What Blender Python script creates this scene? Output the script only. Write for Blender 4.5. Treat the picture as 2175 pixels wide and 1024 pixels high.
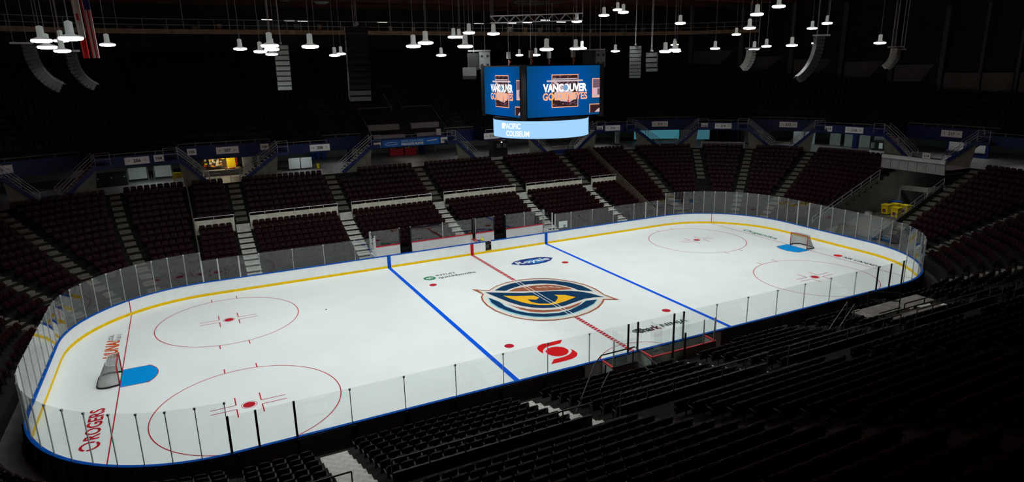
import bpy, bmesh, math, random
from mathutils import Vector, Matrix
random.seed(7)
for _o in list(bpy.data.objects): bpy.data.objects.remove(_o)
SC = bpy.context.scene
COL = SC.collection
# ------------------------------------------------------------------ camera
CP = Vector((-22.389, -39.832, 16.431)); YAW, PIT, ROL, FPX = .465, -.259, -.019, 1383.08
_d = Vector((math.sin(YAW)*math.cos(PIT), math.cos(YAW)*math.cos(PIT), math.sin(PIT)))
_r = Vector((math.cos(YAW), -math.sin(YAW), 0)); _u = _r.cross(_d)
_r2 = _r*math.cos(ROL)+_u*math.sin(ROL); _u2 = _u*math.cos(ROL)-_r*math.sin(ROL)
cam = bpy.data.cameras.new('camera'); cam.sensor_width = 36; cam.lens = FPX*36/2175; cam.clip_end = 500; cam.clip_start = .1
camo = bpy.data.objects.new('camera', cam); COL.objects.link(camo)
M4 = Matrix.Identity(4)
for i in range(3): M4[i][0] = _r2[i]; M4[i][1] = _u2[i]; M4[i][2] = -_d[i]; M4[i][3] = CP[i]
camo.matrix_world = M4; SC.camera = camo
# ------------------------------------------------------------------ world, exposure
w = bpy.data.worlds.new('world'); SC.world = w; w.use_nodes = True
w.node_tree.nodes['Background'].inputs[0].default_value = (.004, .005, .007, 1); w.node_tree.nodes['Background'].inputs[1].default_value = .2
vs = SC.view_settings; vs.view_transform = 'Standard'; vs.look = 'None'; vs.gamma = 1; vs.exposure = 0.0; vs.use_curve_mapping = False
LAMP_W = 800.0          # power of one pendant lamp's spot
SPOT_DEG = 136.0
# ------------------------------------------------------------------ materials
MATS = {}
def mat(name, col, rough=.6, metal=0, var=.12, scale=3.0, emit=None, es=0, spec=.3, bump=0):
    if name in MATS: return MATS[name]
    m = bpy.data.materials.new(name); m.use_nodes = True; nt = m.node_tree; b = nt.nodes['Principled BSDF']
    b.inputs['Roughness'].default_value = rough; b.inputs['Metallic'].default_value = metal
    b.inputs['Specular IOR Level'].default_value = spec
    c = tuple(col)+(1,)
    if var > 0:
        tc = nt.nodes.new('ShaderNodeTexCoord'); nz = nt.nodes.new('ShaderNodeTexNoise'); nz.inputs['Scale'].default_value = scale; nz.inputs['Detail'].default_value = 4
        rp = nt.nodes.new('ShaderNodeValToRGB'); rp.color_ramp.elements[0].position = .3; rp.color_ramp.elements[1].position = .7
        rp.color_ramp.elements[0].color = tuple(max(0, x*(1-var)) for x in col)+(1,); rp.color_ramp.elements[1].color = tuple(min(1, x*(1+var)) for x in col)+(1,)
        nt.links.new(tc.outputs['Object'], nz.inputs['Vector']); nt.links.new(nz.outputs['Fac'], rp.inputs['Fac']); nt.links.new(rp.outputs['Color'], b.inputs['Base Color'])
        if bump:
            bp = nt.nodes.new('ShaderNodeBump'); bp.inputs['Strength'].default_value = bump; bp.inputs['Distance'].default_value = .02
            nt.links.new(nz.outputs['Fac'], bp.inputs['Height']); nt.links.new(bp.outputs['Normal'], b.inputs['Normal'])
    else: b.inputs['Base Color'].default_value = c
    if emit:
        b.inputs['Emission Color'].default_value = tuple(emit)+(1,); b.inputs['Emission Strength'].default_value = es
    MATS[name] = m; return m
def emis(name, col, s):
    if name in MATS: return MATS[name]
    m = bpy.data.materials.new(name); m.use_nodes = True; nt = m.node_tree; nt.nodes.clear()
    e = nt.nodes.new('ShaderNodeEmission'); e.inputs[0].default_value = tuple(col)+(1,); e.inputs[1].default_value = s
    o = nt.nodes.new('ShaderNodeOutputMaterial'); nt.links.new(e.outputs[0], o.inputs[0]); MATS[name] = m; return m
def glassmat(name, tint, ior):
    m = bpy.data.materials.new(name); m.use_nodes = True; nt = m.node_tree; nt.nodes.clear()
    t = nt.nodes.new('ShaderNodeBsdfTransparent'); t.inputs[0].default_value = tuple(tint)+(1,)
    g = nt.nodes.new('ShaderNodeBsdfGlossy'); g.inputs['Roughness'].default_value = .02; g.inputs[0].default_value = (1, 1, 1, 1)
    lw = nt.nodes.new('ShaderNodeLayerWeight'); lw.inputs[0].default_value = .5
    pw = nt.nodes.new('ShaderNodeMath'); pw.operation = 'POWER'; pw.inputs[1].default_value = 5
    fr = nt.nodes.new('ShaderNodeMath'); fr.operation = 'MULTIPLY_ADD'; fr.inputs[1].default_value = .9; fr.inputs[2].default_value = ior
    nt.links.new(lw.outputs['Facing'], pw.inputs[0]); nt.links.new(pw.outputs[0], fr.inputs[0])
    mx = nt.nodes.new('ShaderNodeMixShader'); o = nt.nodes.new('ShaderNodeOutputMaterial')
    nt.links.new(fr.outputs[0], mx.inputs[0]); nt.links.new(t.outputs[0], mx.inputs[1]); nt.links.new(g.outputs[0], mx.inputs[2]); nt.links.new(mx.outputs[0], o.inputs[0])
    MATS[name] = m; return m
ICE = mat('ice', (.80, .875, .875), .38, 0, .025, .35, spec=.22)
WHITE = mat('board_white', (.88, .92, .92), .4, 0, .03, 2)
CAP = mat('cap_blue', (.002, .085, .46), .4, 0, .1, 4, spec=.04)
YEL = mat('kick_yellow', (.92, .60, .01), .45, 0, .08, 4, spec=.04)
LBLUE = mat('line_blue', (.0, .095, .74), .5, 0, .08, 3, spec=.04)
LRED = mat('line_red', (.46, .012, .025), .5, 0, .1, 3, spec=.04)
SRED = mat('sponsor_red', (.70, .008, .012), .5, 0, .05, 3, spec=.04)
CREASE = mat('crease_blue', (.0, .28, .72), .5, 0, .06, 3, spec=.04)
NAVY = mat('logo_navy', (.004, .038, .105), .5, 0, .12, 3, spec=.04)
CREAM = mat('logo_cream', (.68, .69, .64), .5, 0, .04, 3, spec=.04)
BRON = mat('logo_bronze', (.32, .10, .05), .5, 0, .15, 3, spec=.04)
GOLD = mat('logo_gold', (.86, .48, .02), .5, 0, .06, 3, spec=.04)
CYAN = mat('logo_cyan', (.22, .58, .70), .5, 0, .05, 3, spec=.04)
INK = mat('ink_black', (.02, .025, .03), .5, 0, .1, 3, spec=.04)
GREY_INK = mat('ink_grey', (.16, .19, .20), .5, 0, .1, 3, spec=.04)
GREEN = mat('ink_green', (.02, .22, .10), .5, 0, .1, 3, spec=.04)
ORAN = mat('ink_orange', (.62, .10, .015), .5, 0, .1, 3, spec=.04)
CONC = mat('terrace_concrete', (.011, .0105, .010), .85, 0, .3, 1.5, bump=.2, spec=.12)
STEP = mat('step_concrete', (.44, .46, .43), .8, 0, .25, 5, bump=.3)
STEP2 = mat('step_brownish', (.115, .108, .09), .85, 0, .3, 5, bump=.3)  # darker, browner step tone for corner aisles and upper rows
FLOORC = mat('concourse_floor', (.26, .26, .25), .5, 0, .2, 1.2)
DARK = mat('dark_steel', (.018, .018, .02), .5, .3, .2, 5)
BLACK = mat('black_paint', (.006, .006, .007), .6, 0, .2, 5)
ALU = mat('aluminium', (.50, .52, .52), .4, .55, .08, 6)
RAIL = mat('rail_steel', (.30, .31, .31), .45, .5, .15, 8)
MAROON = mat('seat_maroon', (.0135, .0016, .0032), .45, 0, .25, 6, spec=.12)
NAVYSEAT = mat('seat_navy', (.004, .005, .010), .5, 0, .25, 6, spec=.12)
SEATFR = mat('seat_frame_grey', (.010, .010, .0105), .5, .1, .2, 6)
FASC = mat('fascia_blue', (.002, .010, .075), .5, 0, .15, 2)
SIGN = mat('sign_white', (.80, .84, .83), .55, 0, .05, 4)
CWALL = mat('concourse_wall', (.30, .32, .31), .7, 0, .15, 1.2)
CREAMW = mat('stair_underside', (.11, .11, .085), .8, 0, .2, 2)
BEAM = mat('catwalk_brown', (.22, .14, .085), .7, 0, .3, 2)
ROOF = mat('roof_brown', (.55, .115, .075), .9, 0, .4, .5)
OWALL = mat('outer_wall', (.022, .020, .019), .9, 0, .4, .6, spec=.12)
PANELW = mat('panel_grey', (.07, .068, .062), .8, 0, .25, .8)
SPK = mat('speaker_grey', (.10, .105, .10), .6, 0, .2, 8)
SPKD = mat('speaker_black', (.007, .007, .008), .6, 0, .2, 8)
WPLAS = mat('white_plastic', (.62, .66, .66), .5, 0, .05, 5)
YBIN = mat('bin_yellow', (.62, .46, .01), .5, 0, .12, 5)
BBIN = mat('bin_blue', (.01, .09, .42), .45, 0, .12, 5)
REDT = mat('table_red', (.55, .02, .04), .6, 0, .12, 4)
GREYP = mat('grey_panel', (.12, .125, .12), .7, 0, .2, 2)
PLY = mat('platform_deck', (.17, .165, .15), .75, 0, .25, 2)
NETM = mat('net_cord', (.42, .42, .40), .8, 0, .1, 9)
GLASS = glassmat('rink_glass', (.955, .972, .968), .042)
# ------------------------------------------------------------------ mesh helpers
OFF = {}
def tag(o, label=None, cat=None, group=None, kind=None):
    if label: o['label'] = label
    if cat: o['category'] = cat
    if group: o['group'] = group
    if kind: o['kind'] = kind
    return o
def thing(name, loc, label, cat, group=None, rz=0):
    o = bpy.data.objects.new(name, None); o.empty_display_size = .3; COL.objects.link(o); o.location = loc; o.rotation_euler = (0, 0, rz)
    OFF[o] = Vector(loc); return tag(o, label, cat, group)
class B:
    def __init__(s): s.v = []; s.f = []
    def add(s, vs, fs):
        n = len(s.v); s.v += [tuple(p) for p in vs]; s.f += [tuple(i+n for i in f) for f in fs]; return s
    def box(s, c, size, R=None):
        hx, hy, hz = size[0]/2, size[1]/2, size[2]/2; c = Vector(c)
        ps = [Vector((x, y, z)) for z in (-hz, hz) for y in (-hy, hy) for x in (-hx, hx)]
        if R is not None: ps = [R @ p for p in ps]
        return s.add([c+p for p in ps], [(0, 2, 3, 1), (4, 5, 7, 6), (0, 1, 5, 4), (2, 6, 7, 3), (0, 4, 6, 2), (1, 3, 7, 5)])
    def bar(s, a, b, wd, ht=None):
        a, b = Vector(a), Vector(b); ht = ht or wd; d = b-a; L = d.length
        if L < 1e-6: return s
        d /= L; up = Vector((0, 0, 1)) if abs(d.z) < .95 else Vector((1, 0, 0)); x = d.cross(up).normalized(); y = x.cross(d)
        R = Matrix((x, d, y)).transposed(); return s.box((a+b)/2, (wd, L, ht), R)
    def tube(s, path, r, n=6, closed=False):
        pts = [Vector(p) for p in path]; m = len(pts); rings = []
        for i, p in enumerate(pts):
            a = pts[(i-1) % m] if (closed or i > 0) else p; b = pts[(i+1) % m] if (closed or i < m-1) else p
            d = (b-a).normalized(); up = Vector((0, 0, 1)) if abs(d.z) < .9 else Vector((1, 0, 0))
            x = d.cross(up).normalized(); y = x.cross(d)
            rr = r[i] if isinstance(r, (list, tuple)) else r
            rings.append([p+(x*math.cos(t)+y*math.sin(t))*rr for t in [2*math.pi*k/n for k in range(n)]])
        fs = []
        for i in range(m if closed else m-1):
            j = (i+1) % m
            for k in range(n): fs.append((i*n+k, i*n+(k+1) % n, j*n+(k+1) % n, j*n+k))
        if not closed: fs += [tuple(range(n))[::-1], tuple((m-1)*n+k for k in range(n))]
        return s.add([p for rg in rings for p in rg], fs)
    def lathe(s, prof, c, n=16):
        c = Vector(c); vs = []; fs = []; m = len(prof)
        for r, z in prof:
            for k in range(n): t = 2*math.pi*k/n; vs.append(c+Vector((r*math.cos(t), r*math.sin(t), z)))
        for i in range(m-1):
            for k in range(n): fs.append((i*n+k, i*n+(k+1) % n, (i+1)*n+(k+1) % n, (i+1)*n+k))
        fs += [tuple(range(n))[::-1], tuple((m-1)*n+k for k in range(n))]
        return s.add(vs, fs)
    def prism(s, poly, fn, t0, t1):            # polygon (a,b) extruded along third param: fn(a,b,t)->point
        n = len(poly); vs = [fn(a, b, t0) for a, b in poly]+[fn(a, b, t1) for a, b in poly]
        return s.add(vs, [tuple(range(n))[::-1], tuple(range(n, 2*n))]+[(i, (i+1) % n, n+(i+1) % n, n+i) for i in range(n)])
    def flat(s, poly, z): return s.add([(x, y, z) for x, y in poly], [tuple(range(len(poly)))])
    def build(s, name, m, parent=None, smooth=False, off=None, tri=False):
        o0 = OFF.get(parent, Vector()) if off is None else Vector(off)
        me = bpy.data.meshes.new(name); me.from_pydata([(x-o0.x, y-o0.y, z-o0.z) for x, y, z in s.v], [], s.f)
        bm = bmesh.new(); bm.from_mesh(me)
        if tri: bmesh.ops.triangulate(bm, faces=bm.faces)
        else: bmesh.ops.recalc_face_normals(bm, faces=bm.faces)
        bm.to_mesh(me); bm.free()
        if m: me.materials.append(m)
        if smooth:
            for p in me.polygons: p.use_smooth = True
        o = bpy.data.objects.new(name, me); COL.objects.link(o)
        if parent: o.parent = parent; OFF[o] = o0
        return o
def link_copy(o, parent=None):
    c = o.copy(); COL.objects.link(c)
    if parent is not None: c.parent = parent
    return c
def copy_tree(o, parent=None):
    c = link_copy(o, parent)
    for ch in list(o.children): copy_tree(ch, c)
    return c
# ------------------------------------------------------------------ rink outline and its outward offsets
CX, CY, R0, LA = 21.95, 4.42, 8.53, 32.2
TOT = 4*CX+4*CY+4*LA
def PQ(q, s, z=0.0):
    sg = 1
    q = (q+TOT/2) % TOT-TOT/2
    if q < 0: sg = -1; q = -q
    R = R0+s
    if q <= CX: x, y = q, CY+R
    elif q <= CX+LA: a = math.pi/2*(1-(q-CX)/LA); x, y = CX+R*math.cos(a), CY+R*math.sin(a)
    elif q <= CX+LA+2*CY: x, y = CX+R, CY-(q-CX-LA)
    elif q <= CX+2*LA+2*CY: a = -math.pi/2*(q-CX-LA-2*CY)/LA; x, y = CX+R*math.cos(a), -CY+R*math.sin(a)
    else: x, y = CX-(q-CX-2*LA-2*CY), -CY-R
    return Vector((sg*x, y, z))
def FR(q):                                     # tangent (right as seen from the rink), outward normal
    e = 1e-3; t = (PQ(q+e, 5)-PQ(q-e, 5)).normalized(); n = (PQ(q, 6)-PQ(q, 5)).normalized(); return t, n
BRK = [CX, CX+LA, CX+LA+2*CY, CX+2*LA+2*CY]
def qs(q0, q1, st=1.1):
    cuts = sorted({q0, q1} | {c for b in BRK for c in (b, -b, TOT-b) if q0 < c < q1}); out = []
    for a, b in zip(cuts[:-1], cuts[1:]):
        m = abs(((a+b)/2+TOT/2) % TOT-TOT/2); straight = m < BRK[0] or BRK[1] < m < BRK[2] or m > BRK[3]
        n = 1 if straight else max(1, int(math.ceil((b-a)/st)))
        out += [a+(b-a)*k/n for k in range(n)]
    return out+[cuts[-1]]
def ring(bd, q0, q1, poly, st=1.1, close=False):   # cross-section poly [(s,z)] swept along the outline
    Q = qs(q0, q1, st); m = len(poly); vs = []; fs = []
    for q in Q:
        for s_, z_ in poly: vs.append(PQ(q, s_, z_(q) if callable(z_) else z_))
    k = len(Q)
    for i in range(k-1 if not close else k-1):
        for j in range(m): fs.append((i*m+j, i*m+(j+1) % m, (i+1)*m+(j+1) % m, (i+1)*m+j))
    if not close: fs += [tuple(range(m))[::-1], tuple((k-1)*m+j for j in range(m))]
    bd.add(vs, fs); return bd
def sheet(bd, q0, q1, line, st=1.1):               # open strip
    Q = qs(q0, q1, st); m = len(line); vs = [PQ(q, s_, z_) for q in Q for s_, z_ in line]; fs = []
    for i in range(len(Q)-1):
        for j in range(m-1): fs.append((i*m+j, i*m+j+1, (i+1)*m+j+1, (i+1)*m+j))
    bd.add(vs, fs); return bd
def rect(s0, s1, z0, z1): return [(s0, z0), (s1, z0), (s1, z1), (s0, z1)]
def text_geo(txt, size, bold=0, shear=0, align='CENTER'):
    cu = bpy.data.curves.new('t', 'FONT'); cu.body = txt; cu.size = size; cu.align_x = align; cu.align_y = 'CENTER'; cu.offset = bold; cu.shear = shear; cu.resolution_u = 3; cu.fill_mode = 'FRONT'
    o = bpy.data.objects.new('t', cu); COL.objects.link(o); bpy.context.view_layer.update()
    dg = bpy.context.evaluated_depsgraph_get(); me = bpy.data.meshes.new_from_object(o.evaluated_get(dg))
    vs = [v.co.copy() for v in me.vertices]; fs = [tuple(p.vertices) for p in me.polygons]
    bpy.data.objects.remove(o); bpy.data.curves.remove(cu); bpy.data.meshes.remove(me); return vs, fs
def text(name, txt, size, fn, m, parent, bold=0, fit=None, shear=0, align='CENTER'):
    vs, fs = text_geo(txt, size, bold, shear, align)
    kx = ky = 1
    if fit:
        xs = [v.x for v in vs]; ys = [v.y for v in vs]; kx = fit[0]/(max(xs)-min(xs)); ky = fit[1]/(max(ys)-min(ys)) if fit[1] else kx
        mx, my = (max(xs)+min(xs))/2, (max(ys)+min(ys))/2; vs = [Vector(((v.x-mx)*kx, (v.y-my)*ky, 0)) for v in vs]
    b = B(); b.add([fn(v.x, v.y) for v in vs], fs); return b.build(name, m, parent, tri=False)

RAILD = mat('rail_dark', (.075, .075, .075), .5, .4, .15, 8)
STEPD = mat('step_shaded', (.022, .022, .02), .85, 0, .3, 5)  # darker step copy: gloom of the upper near stand put into the colour
# ================================================================== SETTING: ice, slab, walls, roof
def contour(s, n=10):
    pts = []
    for q in qs(-TOT/2, TOT/2, 1.2)[:-1]: pts.append(PQ(q, s))
    return [(p.x, p.y) for p in pts]
b = B(); b.flat(contour(.06), 0.0); ice = tag(b.build('floor', ICE), kind='structure')
b = B(); sheet(b, -TOT/2, TOT/2, [(.05, -.02), (1.32, -.02)]); b.build('concrete_apron', mat('apron_dark', (.05, .05, .048), .85, 0, .3, 1.5), ice)
b = B(); b.flat([(31.3, -5.2), (60, -5.2), (60, 2.7), (31.3, 2.7)], -.025); b.build('tunnel_floor', mat('tunnel_concrete', (.10, .10, .085), .8, 0, .3, 1.0), ice)
# --- ice markings
FT = .3048
def strip(x0, x1, y0, y1, z): 
    bb = B(); bb.flat([(x0, y0), (x1, y0), (x1, y1), (x0, y1)], z); return bb
YB = 12.94
for sx in (-1, 1):
    strip(sx*25.5*FT-.1524, sx*25.5*FT+.1524, -YB, YB, .006).build('blue_line', LBLUE, ice)
    gx = sx*89*FT; yg = PQ(0, 0).y  # goal line reaches the curved boards
    yl = CY+math.sqrt(R0**2-(abs(gx)-CX)**2)-.02
    strip(gx-.03, gx+.03, -yl, yl, .006).build('goal_line', LRED, ice)
# chequered red centre line: two white edges, red slanted blocks
b = B(); n = 86; st = 2*YB/n
for k in range(n):
    y = -YB+st*k
    if abs(y+st/2) < 4.55: continue
    b.flat([(-.15, y), (.15, y+.06), (.15, y+st*.74+.06), (-.15, y+st*.74)], .007)
b.build('centre_red_line', LRED, ice)
b = B()
for x in (-.15, .13):
    for y0, y1 in ((-YB, -4.5), (4.5, YB)): b.flat([(x, y0), (x+.022, y0), (x+.022, y1), (x, y1)], .009)
b.build('centre_line_edge', LRED, ice)
b = B()
for x in (-.17, .12): b.flat([(x, -4.5), (x+.05, -4.5), (x+.05, 4.4), (x, 4.4)], .024)
b.build('centre_line_edge', WHITE, ice)
def arcband(cx, cy, r0, r1, z, a0=0, a1=2*math.pi, n=72):
    bb = B()
    for k in range(n):
        t0 = a0+(a1-a0)*k/n; t1 = a0+(a1-a0)*(k+1)/n
        bb.add([(cx+r*math.cos(t), cy+r*math.sin(t), z) for r, t in ((r0, t0), (r1, t0), (r1, t1), (r0, t1))], [(0, 1, 2, 3)])
    return bb
def disc(cx, cy, r, z, n=32, ry=None):
    bb = B(); bb.flat([(cx+r*math.cos(2*math.pi*k/n), cy+(ry or r)*math.sin(2*math.pi*k/n)) for k in range(n)], z); return bb
for sx in (-1, 1):
    for sy in (-1, 1):
        cx, cy = sx*69*FT, sy*22*FT
        bb = arcband(cx, cy, 4.545, 4.60, .006)
        for ex in (-1, 1):
            for ey in (-1, 1):                                     # hash marks on the circle
                x = cx+ex*.86; y = cy+ey*4.48; bb.flat([(x-.03, y), (x+.03, y), (x+.03, y+ey*.62), (x-.03, y+ey*.62)], .007)
        bb.build('faceoff_circle', LRED, ice)
        disc(cx, cy, .30, .007).build('faceoff_dot', LRED, ice)
        arcband(cx, cy, .36, .39, .007, n=40).build('faceoff_ring', LRED, ice)
        bb = B()
        for ex in (-1, 1):
            for ey in (-1, 1):
                x0, y0 = cx+ex*.61, cy+ey*.23
                bb.flat([(x0, y0-.025), (x0+ex*1.22, y0-.025), (x0+ex*1.22, y0+.025), (x0, y0+.025)], .007)
                bb.flat([(x0-.03, y0), (x0+.03, y0), (x0+.03, y0+ey*.9), (x0-.03, y0+ey*.9)], .007)
        bb.build('faceoff_hash', LRED, ice)
        disc(sx*20*FT, sy*22*FT, .30, .007).build('neutral_dot', LRED, ice)
    gx = sx*89*FT; pts = []
    for k in range(25):
        a = -math.asin(1.22/1.83)+2*math.asin(1.22/1.83)*k/24; pts.append((gx-sx*(1.83*math.cos(a)-(1.83*math.cos(math.asin(1.22/1.83))-1.37)), 1.22*math.sin(a)/math.sin(math.asin(1.22/1.83))))
    b = B(); b.flat([(gx, -1.25)]+[(x-sx*.04, y*1.03) for x, y in pts]+[(gx, 1.25)], .004); b.build('crease_outline', LRED, ice, tri=True)
    b = B(); b.flat([(gx-sx*.03, -1.2)]+pts+[(gx-sx*.03, 1.2)], .008); b.build('goal_crease', CREASE, ice, tri=True)
    b = B()
    for y in (-1.22, 1.22): b.box((gx-sx*1.37, y*.97, .011), (.09, .09, .004))
    b.build('crease_tick', LRED, ice)
arcband(0, -YB, 3.02, 3.07, .006, math.radians(2), math.radians(178), 40).build('referee_crease', LRED, ice)
# --- centre logo
LOGO = [('logo_outline', BRON, .010, [(-3.87, 4.21), (-2.82, 3.33), (-1.83, 4.0), (-0.91, 4.35), (0.37, 4.45), (1.65, 4.15), (2.5, 3.68), (3.23, 2.95), (3.95, 1.85), (4.36, 0.67), (4.47, -0.47), (4.36, -1.44), (4.28, -1.82), (4.59, -3.39), (3.64, -2.82), (3.11, -3.36), (2.32, -3.99), (1.29, -4.45), (0.2, -4.67), (-0.72, -4.64), (-1.56, -4.52), (-2.5, -4.05), (-3.11, -3.53), (-3.63, -2.82), (-4.02, -1.93), (-4.31, -0.91), (-4.38, 0.37), (-4.24, 1.42), (-3.98, 2.23), (-3.63, 2.73)]),
('logo_field', CREAM, .012, [(-3.51, 3.75), (-2.88, 3.14), (-1.93, 3.80), (-1.0, 4.18), (0.27, 4.27), (1.56, 3.97), (2.39, 3.52), (3.09, 2.79), (3.80, 1.70), (4.2, 0.60), (4.31, -0.50), (4.22, -1.48), (4.15, -1.95), (4.32, -2.98), (3.63, -2.63), (2.99, -3.29), (2.24, -3.85), (1.28, -4.29), (0.24, -4.51), (-0.65, -4.49), (-1.47, -4.37), (-2.41, -3.91), (-3.03, -3.40), (-3.55, -2.69), (-3.91, -1.85), (-4.17, -0.85), (-4.24, 0.38), (-4.12, 1.38), (-3.87, 2.18), (-3.52, 2.67)]),
('logo_band', CYAN, .014, [(-3.56, 1.95), (-3.18, 0.66), (2.39, -2.28), (3.26, -2.5), (2.53, -3.2), (1.54, -3.68), (0.3, -4.06), (-0.7, -4.11), (-1.77, -3.83), (-2.44, -3.4), (-3.1, -2.66), (-3.59, -1.7), (-3.9, -0.53), (-3.92, 0.67)]),
('logo_field', CREAM, .016, [(-3.50, 1.78), (-3.18, 0.60), (-3.22, -0.38), (-2.93, -1.53), (-2.45, -2.33), (-1.63, -3.02), (-0.62, -3.39), (0.4, -3.28), (1.54, -2.78), (2.34, -2.28), (3.0, -2.2), (0, .5)]),
('logo_ring', NAVY, .018, [(-3.54, 1.78), (-3.23, 0.55), (-3.28, -0.43), (-2.99, -1.58), (-2.49, -2.38), (-1.65, -3.08), (-0.62, -3.45), (0.4, -3.34), (1.56, -2.84), (2.34, -2.35), (3.19, -2.5), (2.51, -3.1), (1.56, -3.55), (0.36, -3.92), (-0.61, -3.96), (-1.68, -3.68), (-2.36, -3.25), (-2.99, -2.52), (-3.47, -1.56), (-3.77, -0.43), (-3.8, 0.69)]),
('logo_ring', NAVY, .018, [(-2.46, 3.04), (-1.56, 3.62), (-0.62, 3.88), (0.37, 3.93), (1.67, 3.55), (2.71, 2.85), (3.55, 1.75), (3.93, 0.65), (3.99, -0.28), (3.92, -0.9), (3.12, -0.09), (3.05, 0.47), (2.84, 1.15), (2.31, 2.04), (1.59, 2.62), (0.43, 3.07), (-0.34, 3.03), (-1.14, 2.81), (-1.75, 2.53)]),
('logo_feather', BRON, .018, [(-1.66, 2.31), (-0.88, 2.66), (-0.13, 2.65), (0.83, 2.53), (1.72, 2.23), (2.38, 1.57), (2.77, 0.81), (2.92, 0.26), (1.86, 0.7), (0.74, 1.13), (-0.61, 1.75)]),
('logo_feather', BRON, .018, [(-2.97, -0.06), (-2.64, -0.89), (-2.14, -1.71), (-1.31, -2.48), (-0.25, -2.84), (0.78, -2.72), (2.03, -2.36), (1.35, -2.86), (0.52, -3.14), (-0.45, -3.17), (-1.52, -2.85), (-2.17, -2.34), (-2.6, -1.54)]),
('logo_eye', NAVY, .018, [(-3.28, 3.04), (-1.99, 2.17), (-0.78, 1.43), (0.36, 1.05), (1.5, 0.66), (2.54, 0.1), (3.21, -0.59), (3.58, -1.31), (3.82, -2.08), (3.97, -2.37), (3.25, -2.01), (2.47, -1.95), (1.43, -2.21), (0.43, -2.46), (-0.43, -2.38), (-1.19, -2.06), (-1.75, -1.58), (-2.25, -0.88), (-2.63, 0.11), (-2.92, 1.33)]),
('logo_iris', GOLD, .020, [(-2.42, 1.63), (-1.62, 1.08), (-0.41, 0.52), (-0.28, -0.09), (-0.68, -0.34), (-1.23, 0.03), (-1.23, -0.63), (-0.89, -1.18), (-0.25, -1.53), (0.32, -1.39), (0.87, -0.84), (1.04, -0.45), (0.99, -0.08), (1.68, -0.52), (2.11, -1.3), (1.12, -1.65), (0.15, -1.84), (-0.46, -1.77), (-1.04, -1.44), (-1.52, -0.93), (-1.84, -0.33), (-2.2, 0.72)])]
for nm, m, z, poly in LOGO: B().flat(poly, z).build(nm, m, ice, tri=True)
b = B()
for x, y in ((.6, 2.1), (1.05, 1.95), (1.5, 1.7), (1.9, 1.4)): b.flat([(x, y), (x+.35, y-.32), (x+.45, y-.28), (x+.2, y+.05)], .020)
b.build('logo_feather_notch', CREAM, ice)
# --- sponsor marks in the ice
for nm, poly in (('sponsor_emblem', [(-2.78, -7.48), (-3.19, -7.92), (-4.12, -7.94), (-4.42, -8.1), (-4.63, -8.32), (-4.82, -8.69), (-4.87, -8.34), (-4.83, -7.98), (-4.74, -7.77), (-4.48, -7.53), (-4.16, -7.43), (-3.83, -7.48), (-3.33, -7.45)]),
                 ('sponsor_emblem', [(-4.57, -8.47), (-4.25, -8.2), (-3.89, -8.13), (-3.56, -8.23), (-3.3, -8.51), (-3.24, -8.88), (-3.36, -9.19), (-3.64, -9.44), (-3.97, -9.51), (-4.3, -9.42), (-4.54, -9.19), (-4.63, -8.85)]),
                 ('sponsor_emblem', [(-5.13, -10.15), (-4.69, -9.68), (-4.02, -9.68), (-3.6, -9.57), (-3.3, -9.37), (-3.14, -9.2), (-3.06, -8.9), (-2.99, -9.21), (-3.0, -9.54), (-3.09, -9.74), (-3.32, -9.98), (-3.66, -10.12), (-4.07, -10.17), (-4.63, -10.17)])):
    B().flat(poly, .006).build(nm, SRED, ice, tri=True)
RB = mat('royal_navy', (.008, .03, .20), .5, 0, .2, 2, spec=.04); RBL = mat('royal_blue', (.01, .16, .50), .5, 0, .2, 2); PW = mat('paint_white', (.78, .82, .82), .5, 0, .03, 3)
B().flat([(1.78, 8.62), (2.35, 9.15), (3.1, 9.35), (3.9, 9.40), (4.7, 9.33), (5.35, 9.1), (5.9, 8.5), (5.35, 7.9), (4.7, 7.60), (3.9, 7.50), (3.0, 7.58), (2.35, 7.9)], .006).build('sponsor_banner', RB, ice, tri=True)
disc(4.05, 8.4, 1.0, .008, ry=.62).build('sponsor_banner_glow', RBL, ice)
text('sponsor_lettering', 'Royale', 1, lambda x, y: (3.85+x, 8.42+y, .011), PW, ice, bold=.02, fit=(3.2, 1.05))
disc(-5.75, 8.43, .50, .006).build('sponsor_disc', GREEN, ice)
text('sponsor_lettering', 'qb', .7, lambda x, y: (-5.75+x, 8.45+y, .009), PW, ice, bold=.02, fit=(.62, .5))
text('sponsor_lettering', 'INTUIT', .5, lambda x, y: (-4.2+x, 8.83+y, .007), INK, ice, bold=.01, fit=(1.75, .36))
text('sponsor_lettering', 'quickbooks', .7, lambda x, y: (-3.45+x, 8.12+y, .007), INK, ice, bold=.01, fit=(3.3, .62))
text('sponsor_lettering', 'Shark', .7, lambda x, y: (2.95+x, -8.72+y, .007), INK, ice, bold=.03, fit=(1.75, .72))
text('sponsor_lettering', 'NINJA', .7, lambda x, y: (5.05+x, -8.78+y, .007), INK, ice, bold=.02, fit=(2.1, .62))
strip(3.93, 3.96, -9.15, -8.35, .007).build('sponsor_divider', GREY_INK, ice)
B().flat([(1.72, -8.62), (1.95, -8.36), (2.3, -8.34), (2.45, -8.55), (2.2, -8.95), (1.9, -8.95)], .006).build('sponsor_badge', GREY_INK, ice, tri=True)
up_left = lambda X, Y: (lambda x, y: (X-y, Y+x, .007))
text('sponsor_lettering', 'ROGERS', .8, up_left(-27.96, -5.05), LRED, ice, bold=.02, fit=(3.25, .68))
arcband(-27.97, -7.28, .30, .43, .007, math.radians(60), math.radians(240), 20).build('sponsor_ring', LRED, ice)
arcband(-27.97, -7.28, .30, .43, .007, math.radians(255), math.radians(405), 20).build('sponsor_ring', LRED, ice)
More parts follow.
